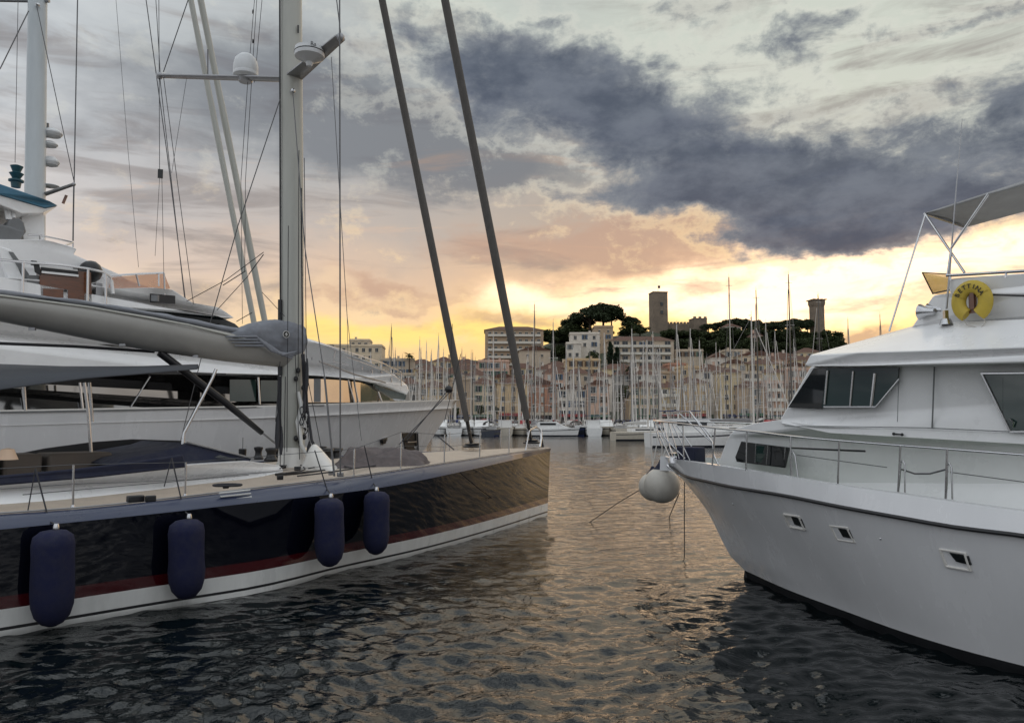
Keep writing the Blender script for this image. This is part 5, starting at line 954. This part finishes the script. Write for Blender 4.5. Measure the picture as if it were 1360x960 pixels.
# rows of houses stepping down to the quay
def rowof(u0, u1, D, vlo, vhi, w0, w1, where, skip=(), nf=None):
    u = u0; i = 0; last = None
    while u < u1:
        w = random.uniform(w0, w1); c = random.choice([k for k in PAL if k != last and not (k == 'salmon' and random.random() < .7)]); last = c
        rf = random.choice(['hip', 'hip', 'gable', 'flat', 'hip']); nm = {'hip': 'hip-roofed', 'gable': 'gabled', 'flat': 'flat-roofed'}[rf]
        if not any(a < u + w / 2 < b for a, b in skip):
            house(u, u + w, random.uniform(vlo, vhi), D + random.uniform(-4, 6), c, f'{c} {nm} house, {ordw(i)} from left in {where}', rf, nf=nf, balc=random.random() < .2); i += 1
        u += w + random.uniform(-.5, 1.5)
rowof(352, 1130, 240, 503, 513, 24, 42, 'the quayside row', skip=((822, 838), (955, 986)))
rowof(420, 1130, 262, 488, 499, 24, 44, 'the row behind the quay', nf=2)
rowof(506, 1120, 284, 477, 487, 26, 48, 'the middle row on the slope', skip=((735, 765), (790, 812), (884, 914)), nf=2)
rowof(508, 650, 306, 474, 480, 26, 44, 'the top row left of the flats', nf=1)
rowof(722, 760, 296, 480, 484, 30, 36, 'the short row under the pines', nf=2)
rowof(898, 1110, 318, 462, 470, 24, 40, 'the highest row under the hill trees', skip=((940, 966),), nf=1)
rowof(1110, 1330, 262, 490, 500, 28, 44, 'the row hidden behind the cruiser', nf=2)
# towers and castle wall
MT['stone'] = mat('old_stone', (.20, .155, .115), .95, var=.3, vscale=.4, bump=.3, bscale=2.)
def tower(u0, u1, vt, vb, D, name, label, cat, flare=False):
    x0, x1 = (u0 - 680) * D / F, (u1 - 680) * D / F; w = x1 - x0; zt = atD(u0, vt, D)[2]; zb = atD(u0, vb, D)[2] - 8; t = thing(name, label, cat, ((x0 + x1) / 2, D, zb), .12); h = zt - zb
    m = MB(); m.box((0, 0, h / 2), (w * .96, w * .96, h)); m.box((0, 0, h * .995), (w, w, .5))
    if flare:
        m.box((0, 0, h - 1.2), (w * 1.1, w * 1.1, 2.2)); m.box((0, 0, h - 2.6), (w * 1.04, w * 1.04, .8))
    m.build('shaft', 'stone', t, local=True, smooth=False, merge=False)
    if flare:
        for i in range(4):
            for j in range(4):
                if i in (0, 3) or j in (0, 3):
                    m = MB(); m.box(((i - 1.5) * w * .36, (j - 1.5) * w * .36, h + .1), (w * .24, w * .24, .5)); m.build('merlon', 'stone', t, local=True, smooth=False, merge=False)
    return t, w, h
t, w, h = tower(865.5, 886, 389, 436, 396, 'square_tower', 'tall plain square stone tower standing on the hill against the glowing sky', 'tower')
for z in (.60, .76): 
    m = MB(); m.box((.6, -w / 2 - .0, h * z), (1.3, .3, 1.7)); m.build('window', 'pane', t, local=True, smooth=False); m = MB()
m = MB(); m.tube([(0, 0, h), (0, 0, h + 3.8)], .1, 6); o = m.build('flagpole', 'grey', t, local=True); m = MB(); m.box((.6, 0, h + 3.1), (1.2, .08, 1.4)); m.build('flag', 'rope', o, local=True)
tower(1080.5, 1095, 399, 452, 392, 'bell_tower', 'smaller tower with flared battlemented top at the right end of the hill', 'tower', True)
x0, x1 = (886 - 680) * 398 / F, (922 - 680) * 398 / F; zt = atD(900, 430, 398)[2]; t = thing('castle_wall', 'low battlemented castle wall right beside the square tower', 'wall', ((x0 + x1) / 2, 398, zt - 12))
m = MB(); m.box((0, 0, 6), (x1 - x0, 2, 12)); m.build('curtain_wall', 'stone', t, local=True, smooth=False)
for i in range(8): m = MB(); m.box(((i - 3.5) * (x1 - x0) / 8, 0, 12.4), (1.0, 2, .9)); m.build('merlon', 'stone', t, local=True, smooth=False)
t, w, h = tower(919, 938, 424, 446, 386, 'castle_keep', 'squat stone keep between the castle wall and the dark hilltop pines', 'castle')
for i in range(3): m = MB(); m.box(((i - 1) * w * .38, -w * .4, h + .5), (w * .18, .8, 1.)); m.build('merlon', 'stone', t, local=True, smooth=False)

# trees: tapered trunk, limbs and thousands of small leaf faces
MT['bark'] = mat('pine_bark', (.07, .045, .03), .95, var=.3)
def leafmat(n, c):
    m = mat(n, c, .75, var=.5, vscale=.35, spec=.2); return m
LM = [leafmat('pine_needles', (.030, .042, .018)), leafmat('broadleaf_foliage', (.045, .06, .022)), leafmat('cypress_foliage', (.02, .035, .018))]
def crown_mesh(kind, seed):
    g = np.random.default_rng(seed); lobes = []
    if kind == 'umbrella':
        for _ in range(34): a = g.random() * 6.28; r = math.sqrt(g.random()) * .44; lobes.append((r * math.cos(a), r * math.sin(a) * .8, .84 - 1.1 * r * r + g.normal(0, .03), .13, .10))
        leaf = .030
    elif kind == 'round':
        for _ in range(22): v_ = g.normal(size=3); v_ /= np.linalg.norm(v_); r = .33 * g.random() ** .4; lobes.append((v_[0] * r, v_[1] * r, .56 + v_[2] * r * .95, .14, .13))
        leaf = .034
    else:
        for i in range(16): z = .1 + .85 * i / 15; lobes.append((g.normal(0, .02), g.normal(0, .02), z, .16 * (1 - z) + .05, .08))
        leaf = .03
    vs, fs = [], []; N = 4200
    for i in range(N):
        l = lobes[g.integers(len(lobes))]; d = g.normal(size=3); d /= np.linalg.norm(d); rr = g.random() ** .35; c = np.array([l[0], l[1], l[2]]) + d * rr * np.array([l[3], l[3], l[4]])
        a = g.normal(size=3); a /= np.linalg.norm(a); b = np.cross(a, g.normal(size=3)); b /= np.linalg.norm(b) + 1e-9; s = leaf * g.uniform(.5, 1.2); o = len(vs)
        vs += [c + a * s, c + b * s * .7, c - a * s, c - b * s * .7]; fs.append((o, o + 1, o + 2, o + 3))
    m = MB(); m.add(vs, fs); me = m.mesh('crown', [LM[{'umbrella': 0, 'round': 1, 'cypress': 2}[kind]]], smooth=False); tb = MB()
    if kind == 'umbrella':
        tb.tube([(0, 0, 0), (.01, 0, .3), (-.01, 0, .62), (0, 0, .74)], [.03, .024, .02, .014], 7)
        for a in range(6): tb.tube([(0, 0, .52 + .02 * a), (.3 * math.cos(a * 1.05), .26 * math.sin(a * 1.05), .76)], [.013, .006], 5)
    else:
        tb.tube([(0, 0, 0), (.01, 0, .3), (0, 0, .6)], [.03, .022, .01], 7)
        for a in range(5): tb.tube([(0, 0, .3 + .03 * a), (.2 * math.cos(a * 1.3), .2 * math.sin(a * 1.3), .6)], [.012, .005], 5)
    return me, tb.mesh('trunk', ['bark'])
TP = {(k, i): crown_mesh(k, 10 * i + len(k)) for k in ('umbrella', 'round', 'cypress') for i in range(3)}
def tree(u, vt, wpx, D, kind, label, vb=None, group='trees on the hill', hmin=8):
    x = (u - 680) * D / F; zt = atD(u, vt, D)[2]; g = terrain(x, D) - .5 if vb is None else atD(u, vb, D)[2]; h = max(zt - g, 3.); wd = wpx * D / F
    t = thing({'umbrella': 'umbrella_pine', 'round': 'broadleaf_tree', 'cypress': 'cypress_tree'}[kind], label, 'tree', (x, D, zt - h), random.random() * 6.28, group)
    k = (kind, random.randrange(3)); 
    for me, nm in zip(TP[k], ('crown', 'trunk')):
        o = bpy.data.objects.new(nm, me); C.objects.link(o); o.parent = t; sx_ = wd / (1.0 if kind == 'umbrella' else (.9 if kind == 'round' else .42))
        if nm == 'crown' and h > wd * 1.6 and kind != 'cypress':   # keep the crown's own proportions on a tall trunk
            hz = wd * 1.2; o.scale = (sx_, sx_, hz); o.location = (0, 0, h - hz * .9)
        else: o.scale = (sx_, sx_, h * (1.0 if kind == 'cypress' else 1.08))
    return t
for i, (u, vt, w_, kd) in enumerate(((737, 437, 46, 'round'), (752, 429, 50, 'round'), (768, 420, 54, 'umbrella'), (784, 410, 60, 'umbrella'), (802, 403, 66, 'umbrella'), (813, 409, 42, 'umbrella'), (757, 432, 56, 'round'), (772, 428, 40, 'round'), (838, 421, 32, 'umbrella'), (832, 428, 46, 'round'), (851, 431, 30, 'round'), (742, 446, 50, 'round'), (800, 434, 40, 'round'))):
    tree(u, vt, w_, 372 + (i % 3) * 6, kd, f'{"flat-topped pine" if kd == "umbrella" else "dark rounded tree"}, {ordw(i)} planted in the big dark clump left of the square tower')
for i, u in enumerate(range(944, 1080, 11)):
    tree(u + random.uniform(-3, 3), 426 + random.uniform(-3, 5), 30 + random.uniform(-4, 8), 388 + random.uniform(-6, 6), 'umbrella', f'hilltop umbrella pine against the glow, {ordw(i)} from left between keep and bell tower')
for i, u in enumerate(range(892, 1112, 11)):
    tree(u + random.uniform(-3, 3), 438 + random.uniform(-5, 5), 40 + random.uniform(-4, 8), 366 + random.uniform(-8, 6), 'round', f'dark round tree, {ordw(i)} from left in the belt below the castle', hmin=5)
for i, u in enumerate(range(896, 1112, 13)):
    tree(u + random.uniform(-3, 3), 451 + random.uniform(-4, 5), 40 + random.uniform(-4, 6), 342 + random.uniform(-5, 5), 'round', f'dark round tree, {ordw(i)} from left along the lower edge of the hill wood')
for i, (u, vt, w_, D_, kd, lb) in enumerate(((742, 458, 34, 330, 'round', 'dark tree left of the white cube-like house'), (788, 468, 26, 296, 'round', 'round dark bush in front of the white cube-like house'), (812, 455, 16, 306, 'cypress', 'slim cypress between the white house and the arcaded building'), (819, 462, 18, 304, 'cypress', 'second slim cypress touching the arcaded building'), (829, 512, 20, 236, 'round', 'green tree standing in the gap in the quayside row'),
    (823, 520, 16, 235, 'round', 'smaller green tree at the foot of the quayside gap'), (726, 462, 26, 335, 'round', 'dark tree right of the big tan block of flats'), (735, 536, 10, 224, 'round', 'small quayside tree left of centre, among the masts'), (638, 538, 14, 224, 'round', 'small dark quayside tree just left of the first headstay foot'), (658, 540, 12, 224, 'round', 'small dark quayside tree between the two headstays'), (606, 541, 14, 224, 'round', 'small dark quayside tree beyond the superyacht bow'),
    (1104, 447, 18, 380, 'round', 'dark tree at the foot of the bell tower, right side'), (1118, 452, 20, 380, 'round', 'last dark tree on the hill, right of the bell tower'), (1150, 456, 26, 390, 'round', 'low tree seen just above the cruiser roof slope, left one'), (1182, 452, 14, 390, 'round', 'low tree seen just above the cruiser roof slope, right one'))):
    tree(u, vt, w_, D_, kd, lb)
# palms on the slope
def palm(u, vt, D, label):
    x = (u - 680) * D / F; zt = atD(u, vt, D)[2]; g = terrain(x, D); h = zt - g; t = thing('palm_tree', label, 'palm tree', (x, D, g), 0, 'palms'); m = MB(); m.tube([(0, 0, 0), (.2, 0, h * .5), (0, 0, h - 1)], [.3, .22, .2], 8); m.build('trunk', 'bark', t, local=True); m = MB()
    for i in range(26):
        a = i * 2.4; e = random.uniform(-.4, 1.2); L = random.uniform(2.2, 3.); p = [np.array([0, 0, h - 1])]
        for s in range(1, 6): k = s / 5; p.append(np.array([math.cos(a) * L * k, math.sin(a) * L * k, h - 1 + math.sin(e) * L * k - 1.6 * k * k]))
        sd = np.array([-math.sin(a), math.cos(a), 0]); m.grid([[q - sd * .32 * math.sin(math.pi * min(.95, .12 + s / 5)) for s, q in enumerate(p)], [q + sd * .32 * math.sin(math.pi * min(.95, .12 + s / 5)) for s, q in enumerate(p)]])
    m.build('fronds', [LM[1]], t, local=True, merge=False)
palm(543, 468, 286, 'single palm above the roofs, just right of the superyacht upper rail'); palm(836, 486, 262, 'palm rising behind the quayside gap')

# ------------------------------------------------------------------ marina boats
BW = mat('far_boat_gelcoat', (.74, .73, .71), .4, var=.08); BN = mat('far_boat_dark_hull', (.02, .025, .04), .3, var=.1); BC = mat('far_boat_cream', (.50, .45, .37), .45, var=.1)
CB = mat('boat_canvas_blue', (.03, .045, .14), .8, var=.15); CG = mat('boat_canvas_grey', (.2, .19, .19), .8, var=.15); CR = mat('boat_canvas_red', (.32, .035, .04), .8, var=.15); CW = mat('boat_canvas_white', (.5, .48, .45), .8, var=.15); CN = mat('boat_canvas_and_waterline_shade', (.02, .022, .03), .8, var=.15)
FM = mat('far_mast', (.62, .58, .53), .4, .1, var=.1); FMD = mat('far_mast_dark', (.10, .09, .08), .4, .1, var=.1); FMG = mat('far_mast_grey', (.30, .28, .26), .4, .1, var=.1); WR = mat('far_wire', (.22, .2, .19), .6, var=0)
def sail_hull(L, B, Fb):
    m = MB(); xs = np.linspace(0, 1, 12); rows = []
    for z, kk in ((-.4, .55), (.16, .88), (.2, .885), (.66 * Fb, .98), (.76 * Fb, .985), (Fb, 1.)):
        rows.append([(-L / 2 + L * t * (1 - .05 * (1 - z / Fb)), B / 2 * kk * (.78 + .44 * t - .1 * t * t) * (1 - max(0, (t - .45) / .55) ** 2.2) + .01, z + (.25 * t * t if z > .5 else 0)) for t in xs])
    mm_ = [1, 1, 0, 1, 0]; m.grid(rows, mis=mm_); m.grid([[(a, -b, c) for a, b, c in r] for r in rows], mis=mm_); top = rows[-1]; m.grid([top, [(a, -b, c) for a, b, c in top]]); e = [r[0] for r in rows]; m.add(e + [(a, -b, c) for a, b, c in e][::-1], [tuple(range(12))])  # boot stripe painted in as waterline shade; upper row is a plain side stripe
    s = MB(); s.box((0, 0, 0), (.01, .01, .01)); return m
def pr_sail(L, B, Fb):
    return {'hull': sail_hull(L, B, Fb)}
PRO = {}
for nm, (L, B, Fb) in {'small': (9., 3.1, 1.15), 'mid': (11., 3.6, 1.3), 'big': (14., 4.2, 1.6)}.items():
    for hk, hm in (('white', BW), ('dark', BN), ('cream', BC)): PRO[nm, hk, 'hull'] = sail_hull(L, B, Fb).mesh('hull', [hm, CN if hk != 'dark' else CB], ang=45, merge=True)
    m = MB(); m.box((-L * .02, 0, Fb + .28), (L * .42, B * .55, .5)); m.box((L * .14, 0, Fb + .2), (L * .16, B * .4, .34)); PRO[nm, 'cabin'] = m.mesh('cabin', [BW])
    m = MB(); m.box((-L * .02, B * .276, Fb + .32), (L * .3, .03, .18)); m.box((-L * .02, -B * .276, Fb + .32), (L * .3, .03, .18)); PRO[nm, 'ports'] = m.mesh('cabin_window', ['pane'])
    for ck, cm in (('blue', CB), ('grey', CG), ('red', CR), ('white', CW), ('dark', CN)):
        m = MB(); m.tube([(L * .05, 0, Fb + 1.25), (-L * .12, 0, Fb + 1.3), (-L * .33, 0, Fb + 1.2)], [(.26, .17), (.22, .15), (.12, .1)], 8); PRO[nm, ck, 'boom'] = m.mesh('boom_cover', [cm], merge=False)
        m = MB(); xs = (-L * .42, -L * .34, -L * .24, -L * .18)
        m.grid([[(x, B * .36 * math.cos(a), Fb + .75 + .75 * math.sin(a)) for a in np.linspace(0, math.pi, 7)] for x in xs]); PRO[nm, ck, 'hood'] = m.mesh('spray_hood', [cm], merge=False)
MUNIT = {}
for k, mm_ in (('pale', FM), ('dark', FMD), ('grey', FMG)):
    m = MB(); m.tube([(0, 0, 0), (0, 0, .6), (0, 0, 1)], [1, .9, .55], 8); MUNIT[k] = m.mesh('mast', [mm_], merge=False)
def part(me, nm, par, loc=(0, 0, 0), sc=(1, 1, 1), rz=0): o = bpy.data.objects.new(nm, me); C.objects.link(o); o.parent = par; o.location = loc; o.scale = sc; o.rotation_euler = (0, 0, rz); return o
def far_sail(u, D, vt, size, rz, hull, canvas, label, name='moored_sailboat', mast='pale', hood=True, group='sailing boats moored in the marina', furl=True, nsp=2, mr=.13):
    L, B, Fb = {'small': (9., 3.1, 1.15), 'mid': (11., 3.6, 1.3), 'big': (14., 4.2, 1.6)}[size]; x = (u - 680) * D / F
    mx_ = L * .08; t = thing(name, label, 'sailing boat', (x - mx_ * math.cos(rz), D - mx_ * math.sin(rz), random.uniform(-.05, .03)), rz, group)
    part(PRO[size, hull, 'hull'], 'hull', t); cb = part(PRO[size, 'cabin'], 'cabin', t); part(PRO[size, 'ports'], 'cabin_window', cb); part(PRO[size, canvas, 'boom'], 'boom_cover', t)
    if hood: part(PRO[size, canvas, 'hood'], 'spray_hood', t)
    zt = atD(u, vt, D)[2]; h = zt - Fb; mo = part(MUNIT[mast], 'mast', t, (mx_, 0, Fb), (mr, mr, h))
    for s in range(nsp): z = Fb + h * (.38 + .28 * s); m = MB(); m.tube([(mx_ - .1, -1.1 + .25 * s, z), (mx_, 0, z + .05), (mx_ - .1, 1.1 - .25 * s, z)], .035, 5); m.build('spreader', [FM], t, local=True, merge=False)
    m = MB(); m.tube([(-L * .48, 0, Fb + .1), (mx_, 0, Fb + h)], .025, 4); m.build('backstay', [WR], t, local=True, merge=False)
    for s in (-1, 1): m = MB(); m.tube([(mx_ - .2, s * B * .45, Fb), (mx_ - .05, s * .95, Fb + h * .38), (mx_, 0, Fb + h * .95)], .022, 4); m.build('shroud', [WR], t, local=True, merge=False)
    m = MB(); m.tube([(L * .47, 0, Fb + .4), (L * .47 + (mx_ - L * .47) * .9, 0, Fb + h * .9)], [.085, .05] if furl else [.022, .022], 6); m.build('furled_jib', [FM] if furl else [WR], t, local=True, merge=False)
    m = MB(); m.tube([(mx_, 0, Fb + h), (mx_, 0, Fb + h + .7)], .02, 4); m.box((mx_ - .15, 0, Fb + h + .15), (.35, .04, .06)); m.build('masthead_gear', [FMD], mo, local=True, merge=False); c_ = C.objects[-1]
    c_.parent = t
    return t
def far_motor(u, D, rz, label, name='moored_motorboat', s=1., hull='white', top='white'):
    x = (u - 680) * D / F; t = thing(name, label, 'motor boat', (x, D, 0), rz, 'motor boats moored in the marina'); L, B, Fb = 10 * s, 3.4 * s, 1.4 * s; hm = {'white': BW, 'dark': BN, 'cream': BC}[hull]
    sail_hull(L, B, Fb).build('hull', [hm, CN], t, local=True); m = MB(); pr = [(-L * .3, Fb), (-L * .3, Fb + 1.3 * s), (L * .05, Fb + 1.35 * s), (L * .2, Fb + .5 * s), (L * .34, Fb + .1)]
    P_ = [(a, B * .36, b) for a, b in pr]; Q_ = [(a, -B * .36, b) for a, b in pr]; m.add(P_ + Q_, [(0, 1, 2, 3, 4), (9, 8, 7, 6, 5)] + [(i, i + 1, i + 6, i + 5) for i in range(4)]); cb = m.build('cabin', [BW], t, local=True, bevel=.06)
    m = MB()
    for sg in (-1, 1): m.box((-L * .1, sg * B * .365, Fb + .9 * s), (L * .3, .04, .4 * s))
    m.build('cabin_window', 'pane', cb, local=True); m = MB(); m.box((-L * .18, 0, Fb + 2.1 * s), (L * .34, B * .7, .08)); rf = m.build('canopy', [{'white': CW, 'blue': CB, 'grey': CG, 'dark': CN}[top]], t, local=True, bevel=.03)
    for a, b in ((-1, -1), (-1, 1), (1, -1), (1, 1)): m = MB(); m.tube([(-L * .18 + a * L * .15, b * B * .32, Fb + .6 * s), (-L * .18 + a * L * .15, b * B * .32, Fb + 2.08 * s)], .035, 5); m.build('canopy_post', 'chrome', rf, local=True)
    m = MB(); m.tube([(L * .1, B * .4, Fb + .1), (L * .1, B * .4, Fb + .8), (L * .42, B * .16, Fb + .95), (L * .5, 0, Fb + 1.)], .025, 5); m.tube([(L * .1, -B * .4, Fb + .1), (L * .1, -B * .4, Fb + .8), (L * .42, -B * .16, Fb + .95), (L * .5, 0, Fb + 1.)], .025, 5); m.build('bow_rail', 'chrome', t, local=True); return t
def desc(h, c): return f'{h}-hulled sailing boat with {c} sail cover' if c != 'none' else f'{h}-hulled sailing boat'
# the masts that stand out, measured from the photograph
key = [(519, 434, 150, 'mid'), (557, 451, 165, 'small'), (582, 446, 170, 'small'), (566, 455, 190, 'small'), (655, 440, 175, 'mid'), (710, 404, 200, 'big'), (735, 428, 140, 'mid'), (762, 462, 150, 'small'), (803, 442, 160, 'mid'), (840, 437, 142, 'mid'), (855, 452, 175, 'small'), (868, 440, 190, 'mid'), (900, 431, 140, 'mid'), (918, 436, 165, 'mid'), (930, 452, 142, 'small'), (952, 455, 178, 'small'),
       (971, 368, 150, 'big'), (1007, 385, 155, 'big'), (1019, 428, 172, 'mid'), (1031, 440, 190, 'mid'), (1051, 364, 142, 'big'), (1056, 450, 172, 'small'), (1090, 391, 165, 'big'), (1129, 424, 180, 'mid'), (1172, 418, 185, 'mid'), (980, 466, 160, 'small'), (877, 462, 150, 'small')]
cv = ['blue', 'grey', 'red', 'white', 'dark', 'blue', 'grey', 'white']
key.sort()
for i, (u, vt, D, sz) in enumerate(key):
    hl = random.choice(['white', 'white', 'cream', 'dark']); c = random.choice(cv)
    far_sail(u, D, vt, sz, math.pi / 2 * random.choice((1, -1)) + random.uniform(-.3, .3), hl, c, f'{hl} sailboat with {c} boom cover under the {ordw(i)} tall mast from left', mast='dark' if (vt < 410 or u in (519, 1129, 1172)) else 'pale', mr=.16 if vt < 410 else .13, group='boats under the tall masts', nsp=3 if vt < 410 else 2)
for rw, (D, u0, u1, stp, vlo, vhi) in enumerate(((139, 585, 1050, 16.5, 470, 508), (158, 470, 1150, 20, 462, 500), (178, 470, 1200, 17, 458, 497), (198, 470, 1210, 15, 470, 500))):
    u = u0; i = 0; rn = ['front marina row', 'second marina row', 'third marina row', 'back marina row'][rw]
    while u < u1:
        hl = random.choice(['white', 'white', 'cream', 'dark']); c = random.choice(cv)
        if rw == 0 and random.random() < .3: far_motor(u, D + random.uniform(-2, 2), -math.pi / 2 * random.choice((1, -1)) + random.uniform(-.2, .2), f'{hl} motor boat with flat canopy, {ordw(i)} from left in the front marina row', hull=hl, top=random.choice(('white', 'blue', 'grey', 'dark')))
        else: far_sail(u, D + random.uniform(-4, 4), random.uniform(vlo, vhi), random.choice(('small', 'mid')), math.pi / 2 * random.choice((1, -1)) + random.uniform(-.45, .45), hl, c, f'{hl} sailboat with {c} boom cover, {ordw(i)} from left in the {rn}', hood=random.random() < .7, mast=random.choice(('pale', 'pale', 'grey', 'dark')), mr=random.uniform(.07, .14), furl=random.random() < .7)
        u += stp * random.uniform(.8, 1.25); i += 1
# nearer boats seen past the cruiser bow
far_sail(860, 108, 452, 'small', .25, 'cream', 'white', 'nearer cream sailing boat low on the water, just left of the cruiser pulpit', hood=False, group='nearer boats past the cruiser bow')
far_motor(925, 84, .15, 'white motor boat with blue canopy seen through the pulpit rails of the cruiser', s=1.1, top='blue')
far_sail(1000, 92, 420, 'big', .1, 'white', 'grey', 'long white sailing boat with grey sail cover, just above the cruiser foredeck', hood=False, group='nearer boats past the cruiser bow')
far_motor(735, 133, -.1, 'broad white motor boat with dark canopy, below centre left of the middle mast group', s=.9, top='dark')
